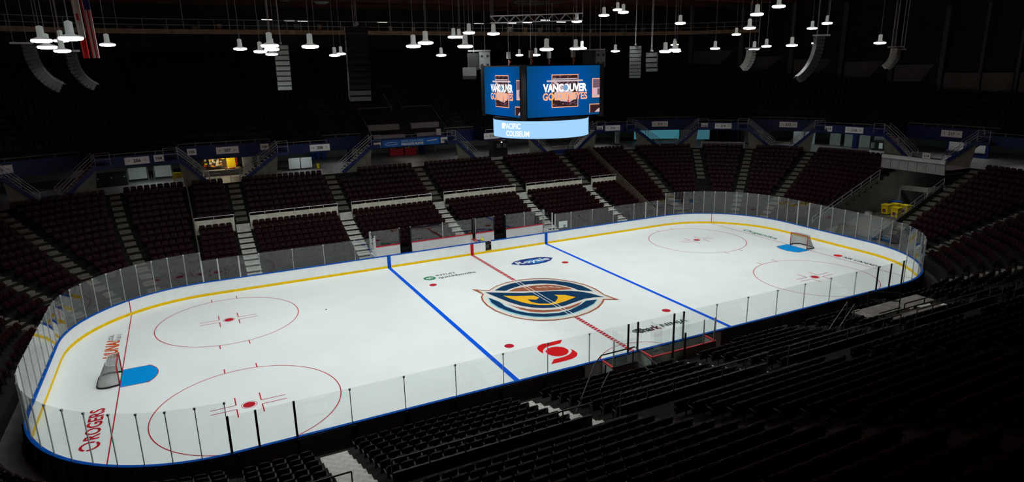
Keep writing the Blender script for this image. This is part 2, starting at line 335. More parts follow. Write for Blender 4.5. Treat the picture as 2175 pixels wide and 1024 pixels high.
text('sponsor_lettering', 'LiUNA!', 1, up_left(-27.92, 4.95), ORAN, ice, bold=.04, fit=(3.1, .78), shear=.25)
text('sponsor_lettering', 'LOCAL', .4, up_left(-28.10, 7.05), GREY_INK, ice, bold=.01, fit=(1.05, .3))
text('sponsor_lettering', '1611', .4, up_left(-27.66, 6.98), GREY_INK, ice, bold=.01, fit=(.9, .3))
dn_right = lambda X, Y: (lambda x, y: (X+y, Y-x, .007))
text('sponsor_lettering', 'Organika', .9, dn_right(27.82, 5.2), GREEN, ice, bold=.015, fit=(4.3, .85))
text('sponsor_lettering', 'AIR CANADA', .6, dn_right(27.82, -5.9), INK, ice, bold=.015, fit=(3.6, .42))
disc(27.80, -3.62, .36, .007).build('sponsor_disc', SRED, ice)
# ================================================================== boards and glass
rb = thing('rink_boards', (0, 12.95, 0), 'white rink boards with blue cap rail and yellow kick plate ringing the ice', 'rink boards')
GATE = (1.35, 1.97)
segs = [(-TOT/2, -TOT/4), (-TOT/4, GATE[0]), (GATE[1], TOT/4), (TOT/4, TOT/2)]
for q0, q1 in segs:
    ring(B(), q0, q1, rect(0, .09, 0, 1.06), 1.0).build('board_wall', WHITE, rb)
    ring(B(), q0, q1, rect(-.015, 0, .0, .20), 1.0).build('kick_plate', YEL, rb)
    ring(B(), q0, q1, rect(-.03, .14, 1.06, 1.12), 1.0).build('cap_rail', CAP, rb)
ring(B(), GATE[0], GATE[1], rect(-.015, .12, 0, .2)).build('kick_plate', YEL, rb)
b = B(); ring(b, GATE[0]+.02, GATE[1]-.02, rect(.35, .40, .25, 1.0)); b.build('bench_gate', DARK, rb)
ring(B(), GATE[0]+.10, GATE[1]-.10, rect(.33, .35, .35, .70)).build('gate_panel', mat('gate_grey', (.08, .10, .09), .6), rb)
for x, m, wd in ((-25.5*FT, CAP, .30), (25.5*FT, CAP, .30), (0, mat('stripe_red', (.50, .006, .012), .45), .30)):
    for q in (x, TOT/2-x):
        ring(B(), q-wd/2, q+wd/2, rect(-.02, 0, .0, 1.10)).build('board_stripe', m, rb)
for q in (35.33, -35.33, TOT/2-35.33, -TOT/2+35.33):
    ring(B(), q-.07, q+.07, rect(-.018, 0, .2, 1.08)).build('board_stripe', LRED, rb)
# outer face of the boards: dark backing panels and posts
OUTP = mat('board_back', (.085, .08, .078), .7, 0, .3, 2)
for k in range(96):
    q0 = -TOT/2+TOT*k/96; q1 = q0+TOT/96
    if -9.2 < (q0+q1)/2 < 8.9 or abs(abs((q0+q1)/2)-TOT/2) < 4.4: continue
    ring(B(), q0+.06, q1-.06, rect(.09, .13, .06, 1.0), 1.2).build('backing_panel', OUTP, rb)
    ring(B(), q0-.05, q0+.05, rect(.09, .24, 0, 1.05)).build('backing_post', BLACK, rb)
# glass
def chop(a, b_, n): return [a+(b_-a)*k/n for k in range(n+1)]
nearq = lambda x: TOT/2-x
LOW, HIGH = 2.82, 3.48
def run(polesq, tops, thick=(), black=()):
    for i, q in enumerate(polesq):
        hi = max(tops[min(i, len(tops)-1)], tops[max(i-1, 0)])
        th = .045 if i in thick or i in black else .016
        m = BLACK if i in black else ALU
        bb = B(); t, n = FR(q); p = PQ(q, .05); R = Matrix((t, n, Vector((0, 0, 1)))).transposed()
        bb.box(p+Vector((0, 0, (1.1+hi)/2)), (th*2, .07 if th > .03 else .045, hi-1.1), R); bb.build('stanchion', m, rb)
        if th < .03: bb = B(); bb.box(p+Vector((0, 0, hi-.05)), (.09, .07, .09), R); bb.build('glass_clip', ALU, rb)
    for i in range(len(polesq)-1):
        q0, q1 = polesq[i]+.012, polesq[i+1]-.012
        ring(B(), q0, q1, rect(.045, .058, 1.12, tops[i]), 3).build('glass_pane', GLASS, rb)
qc = lambda k, n=12: CX+LA*k/n
# far left straight, far right straight
fl = [-22.64, -21.1, -19.6, -18.1, -15.6, -13.15, -10.6, -8.95]
run(fl, [LOW]*7, thick=(0, 1, 2, 7))
fr_ = [8.8, 10.6, 13.07, 15.63, 18.2, 19.7, 21.2, 22.7]
run(fr_, [LOW]*7, thick=(0, 5, 6, 7))
# right end (far-right corner, end, near-right corner) and left end
endq = chop(22.7, CX+LA, 12)+chop(CX+LA, CX+LA+2*CY, 7)[1:]+chop(CX+LA+2*CY, nearq(22.6), 12)[1:]
run(endq, [HIGH]*(len(endq)-1), thick=(13, 14, 15))
run([-q for q in endq][::-1], [HIGH]*(len(endq)-1))
nx = [22.6, 22.0, 20.6, 19.2, 16.9, 14.4, 11.95, 9.5, 7.0, 4.5, 2.0, 1.3, -1.25, -1.9, -4.45, -7.0, -9.55, -12.1, -14.65, -17.15, -19.55, -21.1, -22.5]
run([nearq(x) for x in nx], [LOW]*(len(nx)-1), black=(1, 2, 3, 10, 11, 12, 13, 20, 21, 22))
# ================================================================== far players' benches
pb = thing('players_bench', (0, 14.7, 0), "players' benches with white back wall, red cap and glass behind the far boards", 'bench')
SB0 = 1.72
RCAP = mat('bench_red', (.60, .02, .03), .5)
for q0, q1 in ((-8.75, -6.15), (-5.15, .95), (1.15, 3.1), (4.3, 8.4)):
    ring(B(), q0, q1, rect(SB0, SB0+.1, 0, 1.5)).build('back_wall', WHITE, pb)
    ring(B(), q0, q1, rect(SB0-.03, SB0+.13, 1.5, 1.56)).build('cap_rail', RCAP, pb)
    n = max(1, round((q1-q0)/2.6))
    for k in range(n):
        a, c = q0+(q1-q0)*k/n, q0+(q1-q0)*(k+1)/n
        ring(B(), a+.02, c-.02, rect(SB0+.04, SB0+.053, 1.56, 2.95)).build('glass_pane', GLASS, pb)
        ring(B(), a-.03, a+.03, rect(SB0+.02, SB0+.08, 1.5, 3.0)).build('stanchion', ALU, pb)
    ring(B(), q1-.03, q1+.03, rect(SB0+.02, SB0+.08, 1.5, 3.0)).build('stanchion', ALU, pb)
    ring(B(), q0+.1, q1-.1, rect(1.15, 1.5, .40, .47)).build('bench_seat', mat('bench_wood', (.25, .16, .08), .6), pb)
for q in (-6.15, -5.15, 3.1, 4.3):
    ring(B(), q-.05, q+.05, rect(SB0, SB0+.5, 0, 2.9)).build('tunnel_post', BLACK, pb)
for q in (-8.85, 8.5):
    ring(B(), q-.05, q+.05, rect(.12, SB0+.1, 0, 1.12)).build('end_wall', WHITE, pb)
    ring(B(), q-.012, q+.012, rect(.12, SB0+.1, 1.12, 2.95)).build('glass_pane', GLASS, pb)
    for s_ in (.10, SB0): ring(B(), q-.05, q+.05, rect(s_-.04, s_+.04, 1.0, 2.98)).build('stanchion', ALU, pb)
for q in (.72, 1.02):
    b = B(); ring(b, q-.04, q+.04, rect(.14, SB0, .0, 1.0)); b.build('bench_partition', WHITE, pb)
    ring(B(), q-.05, q+.05, rect(.14, SB0, 1.0, 1.06)).build('cap_rail', RCAP, pb)
ring(B(), .84, .92, rect(SB0-.1, SB0, 0, 3.0)).build('door_post', BLACK, pb)
t = thing('towel', PQ(1.15, .35, 1.12), 'yellow towel draped on the far boards beside the open gate', 'towel')
b = B(); b.lathe([(.05, 0), (.17, .02), (.2, .10), (.16, .2), (.06, .25)], PQ(1.15, .35, 1.12), 9); b.build('cloth', mat('towel_yellow', (.75, .62, .02), .8, 0, .2, 8), t, True)
b = B(); b.lathe([(.04, 0), (.13, .02), (.12, .1), (.05, .15)], PQ(.85, .33, 1.12), 8); b.build('cloth_fold', BBIN, t, True)
t = thing('score_sheet_board', PQ(9.7, .12, 1.3), 'white notice sheet stuck inside the far glass right of the benches', 'notice')
ring(B(), 9.25, 10.2, rect(.075, .09, 1.35, 2.0)).build('sheet', WPLAS, t); ring(B(), 9.75, 10.0, rect(.07, .075, 1.35, 1.65)).build('dark_patch', GREY_INK, t)
# ================================================================== near timekeeper's and penalty boxes
nbx = thing('timekeeper_box', (0, -14.05, 0), "timekeeper's and penalty boxes with red top rails at the near boards", 'penalty box')
GRN = mat('box_pale_green', (.36, .42, .38), .6, 0, .08, 2)
for x0, x1 in ((-3.63, -2.0), (-1.05, 3.5)):
    q0, q1 = nearq(x1), nearq(x0)
    ring(B(), q0, q1, rect(1.05, 1.12, 0, 1.06)).build('back_wall', GRN, nbx)
    ring(B(), q0, q1, rect(1.02, 1.15, 1.06, 1.11)).build('cap_rail', RCAP if x0 > -2 else BLACK, nbx)
    ring(B(), q0, q1, rect(.10, .13, .1, 1.04)).build('front_panel', GRN, nbx)
    ring(B(), q0+.1, q1-.1, rect(.5, .9, .4, .46)).build('bench_seat', ALU, nbx)
for x in (-3.63, -1.05, 3.5):
    q = nearq(x); ring(B(), q-.05, q+.05, rect(.14, 1.1, 0, 1.05)).build('end_wall', GRN, nbx)
    ring(B(), q-.06, q+.06, rect(.14, 1.1, 1.05, 1.11)).build('cap_rail', RCAP, nbx)
for x in (-3.0, -.4, 1.6):
    q = nearq(x); ring(B(), q-.012, q+.012, rect(.12, 1.05, 1.11, 2.7)).build('glass_pane', GLASS, nbx)
for a, c in ((-3.6, -2.0), (-1.0, 1.2), (1.2, 3.4)):
    ring(B(), nearq(c)+.03, nearq(a)-.03, rect(1.08, 1.092, 1.11, 2.5)).build('glass_pane', GLASS, nbx)
for x in (-3.6, 3.4, 2.6):
    q = nearq(x); ring(B(), q-.025, q+.025, rect(1.05, 1.1, .5, 2.55)).build('stanchion', ALU, nbx)
for x in (.3, 1.15):
    q = nearq(x); ring(B(), q-.04, q+.04, rect(1.15, 1.23, 0, 2.1)).build('door_post', BLACK, nbx)
# ================================================================== goals
def goal(sx, label):
    g = thing('hockey_goal', (sx*27.13, 0, 0), label, 'goal', 'hockey goals')
    X = lambda d, y, z: (sx*(27.13+d), y, z)
    red = mat('goal_red', (.42, .01, .012), .35)
    for y in (-.915, .915):
        b = B(); b.tube([X(0, y, 0), X(0, y, 1.22)], .035, 8); b.build('goal_post', red, g, True)
    b = B(); b.tube([X(0, -.915, 1.22), X(0, .915, 1.22)], .035, 8); b.build('crossbar', red, g, True)
    base = [X(0, -.915, .04)]+[X(.55+.55*math.sin(a), -.62-.42*math.cos(a), .04) for a in [math.pi/2*k/5 for k in range(6)]]
    base = base+[(p[0], -p[1], p[2]) for p in base[::-1]]
    b = B(); b.tube(base, .05, 6); b.build('base_frame', mat('goal_pad', (.02, .02, .02), .7), g, True)
    topf = [X(0, -.9, 1.21), X(.35, -.86, 1.2), X(.52, -.6, 1.2), X(.56, 0, 1.2), X(.52, .6, 1.2), X(.35, .86, 1.2), X(0, .9, 1.21)]
    b = B(); b.tube(topf, .022, 6); b.build('top_frame', WPLAS, g, True)
    b = B(); b.tube([X(.56, 0, 1.2), X(.85, 0, .6), X(1.1, 0, .05)], .02, 6); b.build('centre_strut', mat('strut_white', (.5, .5, .48), .5), g)
    # net
    N = 52
    def lerp_path(P, t):
        L = [0]
        for a, c in zip(P[:-1], P[1:]): L.append(L[-1]+(Vector(c)-Vector(a)).length)
        d = t*L[-1]
        for i in range(len(P)-1):
            if d <= L[i+1]+1e-9: k = (d-L[i])/max(1e-9, L[i+1]-L[i]); return Vector(P[i]).lerp(Vector(P[i+1]), k)
        return Vector(P[-1])
    b = B(); low = [lerp_path(base, k/N) for k in range(N+1)]; hi = [lerp_path(topf, k/N) for k in range(N+1)]
    for k in range(0, N+1): b.tube([hi[k], hi[k].lerp(low[k], .5)+Vector((sx*.03, 0, -.03)), low[k]], .0075, 3)
    for j in range(1, 17):
        b.tube([hi[k].lerp(low[k], j/17) for k in range(0, N+1, 2)], .0075, 3)
    for k in range(1, 14): y = -.9+1.8*k/14; b.tube([X(0, y, 1.22), X(.53-.12*abs(y), y*.97, 1.2)], .0075, 3)
    for k in range(1, 5): b.tube([X(.13*k, -.88, 1.21), X(.13*k, .88, 1.21)], .0075, 3)
    b.build('net', NETM, g)
    b = B()
    for k in range(N):
        b.add([hi[k], hi[k+1], low[k+1], low[k]], [(0, 1, 2, 3)])
    b.build('net_lining', NETFAB, g)
NETFAB = bpy.data.materials.new('net_fabric'); NETFAB.use_nodes = True
_nt = NETFAB.node_tree; _nt.nodes.clear(); _a = _nt.nodes.new('ShaderNodeBsdfTransparent'); _c = _nt.nodes.new('ShaderNodeBsdfDiffuse'); _c.inputs[0].default_value = (.30, .30, .28, 1)
_m = _nt.nodes.new('ShaderNodeMixShader'); _m.inputs[0].default_value = .35; _o = _nt.nodes.new('ShaderNodeOutputMaterial')
_nt.links.new(_a.outputs[0], _m.inputs[1]); _nt.links.new(_c.outputs[0], _m.inputs[2]); _nt.links.new(_m.outputs[0], _o.inputs[0])
goal(-1, 'red framed hockey goal at the left end of the ice, nearest the camera')
goal(1, 'red framed hockey goal at the far right end of the ice')
tag(B().lathe([(.05, .003), (.055, .01), (.055, .03), (.05, .035)], (-14.7, 5.35, 0), 14).build('puck', BLACK), 'small black puck lying on the ice beside the left faceoff circle', 'puck')
# ================================================================== lower stand
NR, SR0, DS, NX = 16, 1.3, .855, 26
def srow(i): return SR0+DS*i
def is_side(q):
    a = abs((q+TOT/2) % TOT-TOT/2); return a < 22.4 or a > TOT/2-22.4
def zrow(q, i):
    if is_side(q): return .55+.285*i if i < 9 else (3.66+.38*(i-9) if i < 16 else 6.36+.42*(i-16))
    return .70+.35*i
ZC = 6.30
TUN = (56.1, 62.4)                                   # tunnel gap at the right end
SECT = [(-TOT/2+22.4, -22.4), (-22.4, 22.4), (22.4, TUN[0]), (TUN[1], TOT/2-22.4), (TOT/2-22.4, TOT/2+22.4)]
terr = B()
for q0, q1 in SECT:
    qm = (q0+q1)/2; line = [(SR0, -.02)]
    nr = NX if q0 > TOT/2-23 else NR
    for i in range(nr): line += [(srow(i), zrow(qm, i)), (srow(i+1), zrow(qm, i))]
    if nr == NR: line += [(srow(NR), ZC)]
    sheet(terr, q0, q1, line)
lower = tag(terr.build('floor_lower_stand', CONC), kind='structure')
def zat(q, s):
    i = min(NR-1, max(0, int((s-SR0)/DS))); return zrow(q, i)
# tunnel side walls
for k, q in enumerate(TUN):
    b = B(); pts = [(SR0, -.02)]
    for i in range(NR): pts += [(srow(i), .70+.35*i), (srow(i+1), .70+.35*i)]
    pts += [(srow(NR), ZC), (29, ZC-.4), (29, -.02)]
    b.add([PQ(q, s_, z_) for s_, z_ in pts], [tuple(range(len(pts)))]); o = b.build('wall_tunnel', PANELW, tri=True); tag(o, kind='structure')
b = B(); sheet(b, TUN[0], TUN[1], [(26, 0), (26, ZC)]); tag(b.build('wall_tunnel_end', BLACK), kind='structure')
# aisles: (q, label)
AIS = [(-47, 'leftmost aisle steps in the dark left end stand'), (-41.0, 'dim aisle steps low in the left corner stand behind the end glass'), (-35.0, 'dim aisle steps in the left corner stand, under the 205 stairs'), ((-29.6, -27.5), 'aisle steps in the left corner stand below the 206 sign'),
       (-18.4, 'aisle steps in the far stand below the lit concession stand'), (-9.25, 'aisle steps in the far stand below the blue barrels'), (0.2, 'aisle steps in the far stand below the two red tables'), (9.75, 'aisle steps in the far stand below the black kiosk'), (18.2, 'aisle steps in the far stand just right of the scoreboard'),
       ((29.1, 27.2), 'aisle steps in the right corner stand left of the 213 stairs'), (34.75, 'short aisle steps below the grey guard wall under the 214 sign'), (40.35, 'long aisle steps in the right corner stand below the 215 stairs'), (46.5, 'aisle steps in the right end stand below the 216 sign'),
       (63.1, 'aisle steps beside the right wall of the tunnel'), (71.8, 'dim aisle steps at the right edge of the picture'), (86.0, 'aisle steps in the near right corner stand beyond the glass'),
       (TOT/2-18.3, 'aisle steps in the dark near stand right of the platform'), (TOT/2-9.2, 'aisle steps in the dark near stand below the platform'), (TOT/2, "aisle steps in the near stand behind the timekeeper's box"), (TOT/2+9.2, 'pale aisle steps in the near stand behind the left blue line'), (TOT/2+18.3, 'pale aisle steps in the near stand at the bottom of the picture')]
AW = .58
AQ = [q if isinstance(q, tuple) else (q, q) for q, _ in AIS]
def qa_at(pair, s_): return pair[0]+(pair[1]-pair[0])*(s_-SR0)/(DS*NR)
stepme = {}
for (qb, qt_), lab in zip(AQ, [l for _, l in AIS]):
    q = (qb+qt_)/2
    a = thing('aisle_stairs', PQ(qb, SR0, 0), lab+', grey concrete', 'stairs', 'aisle stairs of the lower stand')
    side = is_side(q); i0 = 0; i1 = NX if q > TOT/2-22 else NR
    if abs(q-34.75) < .1: i0 = 8
    for i in range(i0, i1):
        z = zrow(q, i); low_ = side and i < 9
        if low_:
            parts = [(.52, 0.0, .03), (.26, DS-.28, .15)]
            if i == 8: parts = [(.30, 0.0, .03), (.26, .32, .29), (.26, .59, .57)]
        else: parts = [(.29, 0.0, .03), (.29, .43, .5*(zrow(q, i+1)-z) if (i < NR-1 or i1 == NX) else .17)]
        for dep, ds, h in parts:
            key = (round(dep, 3), round(h, 3), low_, side, i1 == NX)
            if key not in stepme:
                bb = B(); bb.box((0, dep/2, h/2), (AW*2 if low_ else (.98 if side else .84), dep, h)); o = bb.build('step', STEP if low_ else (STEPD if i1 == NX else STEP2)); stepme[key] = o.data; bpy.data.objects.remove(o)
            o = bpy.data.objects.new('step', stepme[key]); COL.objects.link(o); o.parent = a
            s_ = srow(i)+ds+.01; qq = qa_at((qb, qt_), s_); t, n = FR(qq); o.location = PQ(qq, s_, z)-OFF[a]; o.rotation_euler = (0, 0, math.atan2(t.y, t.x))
# mid guard walls with rails on the two long sides
def guardwall(q0, q1, lab):
    g = thing('guard_wall', PQ((q0+q1)/2, srow(9), 3.2), lab, 'guard wall', 'mid stand guard walls')
    ring(B(), q0, q1, rect(srow(9)-.12, srow(9)-.02, 2.85, 4.08)).build('wall_panel', mat('guard_cream', (.58, .58, .48), .7, 0, .15, 2), g)
    b = B(); b.tube([PQ(q, srow(9)-.07, 4.34) for q in qs(q0, q1)], .028, 6); b.build('top_rail', ALU, g)
    n = max(2, round((q1-q0)/1.3))
    for k in range(n+1):
        q = q0+(q1-q0)*k/n; b = B(); b.bar(PQ(q, srow(9)-.07, 4.05), PQ(q, srow(9)-.07, 4.34), .04); b.build('rail_post', ALU, g)
    qm = (q0+q1)/2; b = B(); b.box(PQ(qm, srow(9)-.16, 3.35), (.10, .08, .5)); b.build('wall_leg', ALU, g)
GW = [(-22.3, -19.05, 'short cream guard wall with rail at the left end of the far stand'), (-17.75, -9.9, 'cream guard wall with rail halfway up the far stand below the 207 stairs'), (-8.6, -.45, 'cream guard wall with rail halfway up the far stand left of the centre aisle'), (.85, 9.1, 'cream guard wall with rail halfway up the far stand right of the centre aisle'), (10.4, 17.55, 'cream guard wall with rail halfway up the far stand below the scoreboard'), (18.85, 22.3, 'short cream guard wall with rail at the right end of the far stand')]
for q0, q1, lab in GW: guardwall(q0, q1, lab)
for k, (x0, x1) in enumerate(((22.3, 18.95), (17.65, 9.85), (8.55, .65), (-.65, -8.55), (-9.85, -17.65), (-18.95, -22.3))):
    q0, q1 = nearq(x0), nearq(x1)
    g = thing('guard_rail', PQ((q0+q1)/2, srow(9), 3.66), 'dark tube guard rail in the near stand, %s from the right' % ('first', 'second', 'third', 'fourth', 'fifth', 'sixth')[k], 'guard rail', 'near stand guard rails')
    sg_ = srow(8)+.25
    ring(B(), q0, q1, rect(sg_-.05, sg_+.02, 2.85, 3.7)).build('wall_panel', BLACK, g)
    b = B(); b.tube([PQ(q0, sg_, 4.2), PQ(q1, sg_, 4.2)], .03, 6); b.build('top_rail', RAILD, g)
    for j in range(7):
        q = q0+(q1-q0)*j/6; b = B(); b.bar(PQ(q, sg_, 3.7), PQ(q, sg_, 4.2), .04); b.build('rail_post', RAILD, g)
# sloping divider walls at the ends of the long sides
DIVR = mat('divider_rail', (.13, .12, .10), .6, .2)
for q, lab in ((-22.4, 'sloping divider rail between the far stand and the left corner stand'), (22.4, 'sloping divider rail between the far stand and the right corner stand')):
    g = thing('divider_wall', PQ(q, SR0, .6), lab, 'divider', 'sloping stand dividers')
    b = B(); prof = [(SR0+.2, .3), (SR0+.2, 1.35), (srow(NR), 6.95), (srow(NR), 6.0)]
    b.prism(prof, lambda s_, z_, t_: PQ(q, s_, z_)+FR(q)[0]*t_, -.05, .05); b.build('divider_panel', mat('divider_brown', (.085, .062, .045), .7, 0, .2, 2), g)
    b = B(); b.tube([PQ(q, SR0+.2, 1.55), PQ(q, srow(NR), 7.1)], .035, 6); b.build('handrail', DIVR, g)
    for s_ in (SR0+.3, 4, 7, 10, 13): b = B(); b.bar(PQ(q, s_, .9+(s_-SR0)*.41), PQ(q, s_, 1.52+(s_-SR0-.2)*.408), .05); b.build('rail_post', DIVR, g)
# ------------------------------------------------------------------ seats
def seat_parts():
    W = .235
    bk = B(); prof = [(-W, .40), (-W, .78), (-W+.03, .84), (-W+.09, .875), (W-.09, .875), (W-.03, .84), (W, .78), (W, .40)]
    bk.prism(prof, lambda x, z, t: Vector((x, .10+.16*(z-.4)+t+.05*(x/W)**2*-1, z)), 0, .03)
    sh = B(); sh.prism([(x*.97, z-.012) for x, z in prof], lambda x, z, t: Vector((x, .10+.16*(z-.4)+t+.05*(x/W)**2*-1, z)), .031, .055)
    pn = B(); pr = [(-.10, .40), (-.12, .62), (-.09, .74), (-.055, .74), (-.045, .40)]
    pn.prism(pr, lambda y, z, t: Vector((t, y+.09, z)), -.21, .21)
    fr = B()
    for x in (-.255, .255): fr.box((x, .02, .585), (.04, .30, .035))
    fr.box((-.255, .09, .30), (.035, .06, .58)); fr.box((0, .11, .36), (.5, .05, .05)); fr.box((-.255, .08, .02), (.06, .2, .03))
    return bk, pn, fr, sh
bk, pn, fr, sh = seat_parts(); SHELL = mat('seat_shell_black', (.0045, .0045, .005), .35, 0, .2, 6)
def toarr(parts, mats):
    V = []; F = []; MI = []
    for p, m in zip(parts, mats):
        n = len(V); V += p.v; F += [tuple(i+n for i in f) for f in p.f]; MI += [m]*len(p.f)
    return V, F, MI
places = []                                             # (q, s, z, row, dark)
CUTS = sorted([(p, True) for p in AQ]+[((x, x), False) for x in (-22.4, 22.4, TUN[0], TUN[1], TOT/2-22.4, TOT/2+22.4)], key=lambda c: sum(c[0]))
CUTS.append(((CUTS[0][0][0]+TOT, CUTS[0][0][1]+TOT), CUTS[0][1]))
PLAT = (TOT/2-19.4, TOT/2-12.0)                          # platform decks in the near stand replace some seats
random.seed(3)
for (pa_, aa), (pc_, ac) in zip(CUTS[:-1], CUTS[1:]):
    if abs(pa_[0]-TUN[0]) < .1: continue
    m = (sum(pa_)+sum(pc_))/4; mm = (m+TOT/2) % TOT-TOT/2
    for i in range(NX if abs(mm) > TOT/2-22.4 else NR):
        if abs(mm) > TOT/2-22.4 and i in (8, 9, 10): continue
        s_ = srow(i)+.46; R = R0+s_
        k = 1.0
        qq = abs(mm)
        if BRK[0] < qq < BRK[1] or BRK[2] < qq < BRK[3]: k = (math.pi/2*R)/LA    # metres per q on the corners
        ea = .66 if aa else .2; ec = .66 if ac else .2; a = qa_at(pa_, s_); c = qa_at(pc_, s_)
        L = (c-a)*k-ea-ec; n = int(L/.54)
        if n < 1: continue
        if i == 9 and is_side(m): pass
        for j in range(n):
            q = a+(ea+(L-n*.54)/2+.27+.54*j)/k
            if PLAT[0]-.4 < q < PLAT[1]+.4 and 1 <= i <= 5: continue
            if abs(mm) < 22.4 and 14 <= i and -8.8 < mm < -4.2 and q < -6.4: continue
            if i == 0 and (abs(q) < 9.5): continue      # nothing behind the benches' back wall
            if i == 0 and abs(q-TOT/2) < 4.2: continue
            places.append((q, s_, zrow(m, i), i, n-j if abs(mm) > TOT/4 else j+1))
def proj(p):
    v = p-CP; z = v.dot(_d)
    if z < .5: return None
    return 1087.5+FPX*v.dot(_r2)/z, 512-FPX*v.dot(_u2)/z, z
inv = []
for k, (q, s_, z, i, j_) in enumerate(places):
    p = PQ(q, s_, z+.6); r_ = proj(p)
    if r_ is None or not (-15 < r_[0] < 2190 and -10 < r_[1] < 1034): inv.append((9e9, k)); continue
    inv.append((r_[2], k))
inv.sort(); chosen = [k for dd, k in inv[:300] if dd < 9e8]; cset = set(chosen)
visible = [k for dd, k in inv[300:] if dd < 9e8]
V, F, MI = toarr((bk, pn, fr, sh), (0, 0, 1, 2))
def merge_seats(idx, V, F, MI, name, mats, pl):
    allv = []; allf = []; mi = []
    for k in idx:
        q, s_, z = pl[k][:3]; t, n = FR(q); p = PQ(q, s_, z); o0 = len(allv)
        for x, y, zz in V: allv.append((p.x+t.x*x+n.x*y, p.y+t.y*x+n.y*y, z+zz))
        allf += [tuple(i+o0 for i in f) for f in F]; mi += MI
    me = bpy.data.meshes.new(name); me.from_pydata(allv, [], allf)
    for m in mats: me.materials.append(m)
    me.polygons.foreach_set('material_index', mi); me.update()
    o = bpy.data.objects.new(name, me); COL.objects.link(o); return o
o = merge_seats(visible, V, F, MI, 'lower_stand_seats', (MAROON, SEATFR, SHELL), places)
tag(o, 'rows of dark maroon folding seats filling the lower stands around the rink', 'seats', None, 'stuff')
proto = thing('folding_seat', (0, 0, 0), 'dark folding seat in the near stand', 'seat', 'folding seats of the near stand')
pb_ = [bk.build('backrest', MAROON, proto), pn.build('seat_pan', MAROON, proto), fr.build('seat_frame', SEATFR, proto), sh.build('rear_shell', SHELL, proto)]
def th(n):
    return '%d%s' % (n, 'th' if 10 <= n % 100 <= 20 else {1: 'st', 2: 'nd', 3: 'rd'}.get(n % 10, 'th'))
ORD = ['front', 'second', 'third', 'fourth', 'fifth', 'sixth', 'seventh', 'eighth', 'ninth', 'tenth', 'eleventh', 'twelfth', 'thirteenth', 'fourteenth', 'fifteenth', 'sixteenth']+['%sth' % k for k in range(17, 30)]
def where(q):
    x = PQ(q, 2).x
    qq = (q+TOT/2) % TOT-TOT/2
    if abs(qq) > TOT/2-22.4:
        for lo, hi, w_ in ((18.3, 99, 'right of the platform'), (9.2, 18.3, 'beside the grey platform'), (0, 9.2, 'right of centre'), (-9.2, 0, 'left of centre'), (-18.3, -9.2, 'behind the left blue line'), (-99, -18.3, 'behind the left end zone')):
            if lo <= x < hi: return 'in near stand '+w_
    return ('in near right corner stand' if x > 0 else 'in near left corner stand') if PQ(q, 2).y < 0 else 'in far stand'
for j, k in enumerate(chosen):
    q, s_, z, i, j_ = places[k]; t, n = FR(q)
    r = proto if j == 0 else copy_tree(proto)
    r.location = PQ(q, s_, z); r.rotation_euler = (0, 0, math.atan2(t.y, t.x))
    r['label'] = 'dark seat %s, %s row, %s from left' % (where(q), ORD[i], th(j_))
# ================================================================== concourse ring
QA, QB = -62.0, 80.0
b = B(); sheet(b, QA, TUN[0], [(srow(NR)-.02, ZC), (29.5, ZC)]); sheet(b, TUN[1], QB, [(srow(NR)-.02, ZC), (29.5, ZC)]); sheet(b, TUN[0], TUN[1], [(11.0, ZC), (29.5, ZC)]); sheet(b, TUN[0], TUN[1], [(11.0, ZC-.4), (29.5, ZC-.4)]); sheet(b, TUN[0], TUN[1], [(11.0, ZC-.4), (11.0, ZC)])
tag(b.build('floor_concourse', FLOORC), kind='structure')
b = B(); sheet(b, QA, QB, [(29.0, ZC), (29.0, 8.7)]); tag(b.build('wall_concourse', CWALL), kind='structure')
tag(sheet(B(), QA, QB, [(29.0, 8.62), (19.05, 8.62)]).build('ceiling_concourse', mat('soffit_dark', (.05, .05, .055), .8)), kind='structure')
PORT = [(-34.3, -32.3, -31.0, -28.4, '205', -33.0), (-22.7, -20.4, -17.65, -14.0, '207', -18.3), (None, -8.9, -7.9, -4.6, None, 0), (4.9, 7.6, 8.9, None, None, 0), (14.0, 16.9, 20.4, 23.4, '211', 18.7), (28.0, 30.9, 32.5, 34.9, '213', 31.4), (40.0, 42.7, 44.3, 46.6, '215', 43.3), (53.3, 56.5, 59.6, 62.6, '217', 58.0)]
FLUSH = [(-40, -34.3), (-28.4, -22.7), (-14.0, -8.9), (-4.6, 4.9), (8.9, 14.0), (23.4, 28.0), (34.9, 40.0), (46.6, 53.3), (62.6, 72.0)]
ZT = 8.85
tn = 0
def rail_line(g, q0, q1, s_, z0, z1, mid=True, m=RAIL, step=1.5):
    b = B(); Q = qs(q0, q1); b.tube([PQ(q, s_, z1) for q in Q], .028, 5)
    if mid: b.tube([PQ(q, s_, (z0+z1)/2) for q in Q], .02, 5)
    b.build('top_rail', m, g)
    n = max(1, round((q1-q0)/step))
    for k in range(n+1):
        q = q0+(q1-q0)*k/n; b = B(); b.bar(PQ(q, s_, z0), PQ(q, s_, z1), .04); b.build('rail_post', m, g)
for q0, q1 in FLUSH:
    tn += 1
    o = tag(ring(B(), q0, q1, rect(16.0, 16.12, 8.45, 9.42)).build('trim_%d' % tn, FASC), kind='structure')
    ring(B(), q0, q1, rect(16.05, 17.7, 8.55, ZT)).build('walkway_slab', CONC, o)
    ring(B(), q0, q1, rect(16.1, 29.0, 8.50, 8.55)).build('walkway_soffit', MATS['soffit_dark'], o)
    rail_line(o, q0+.1, q1-.1, 16.06, 9.4, 9.66, False)
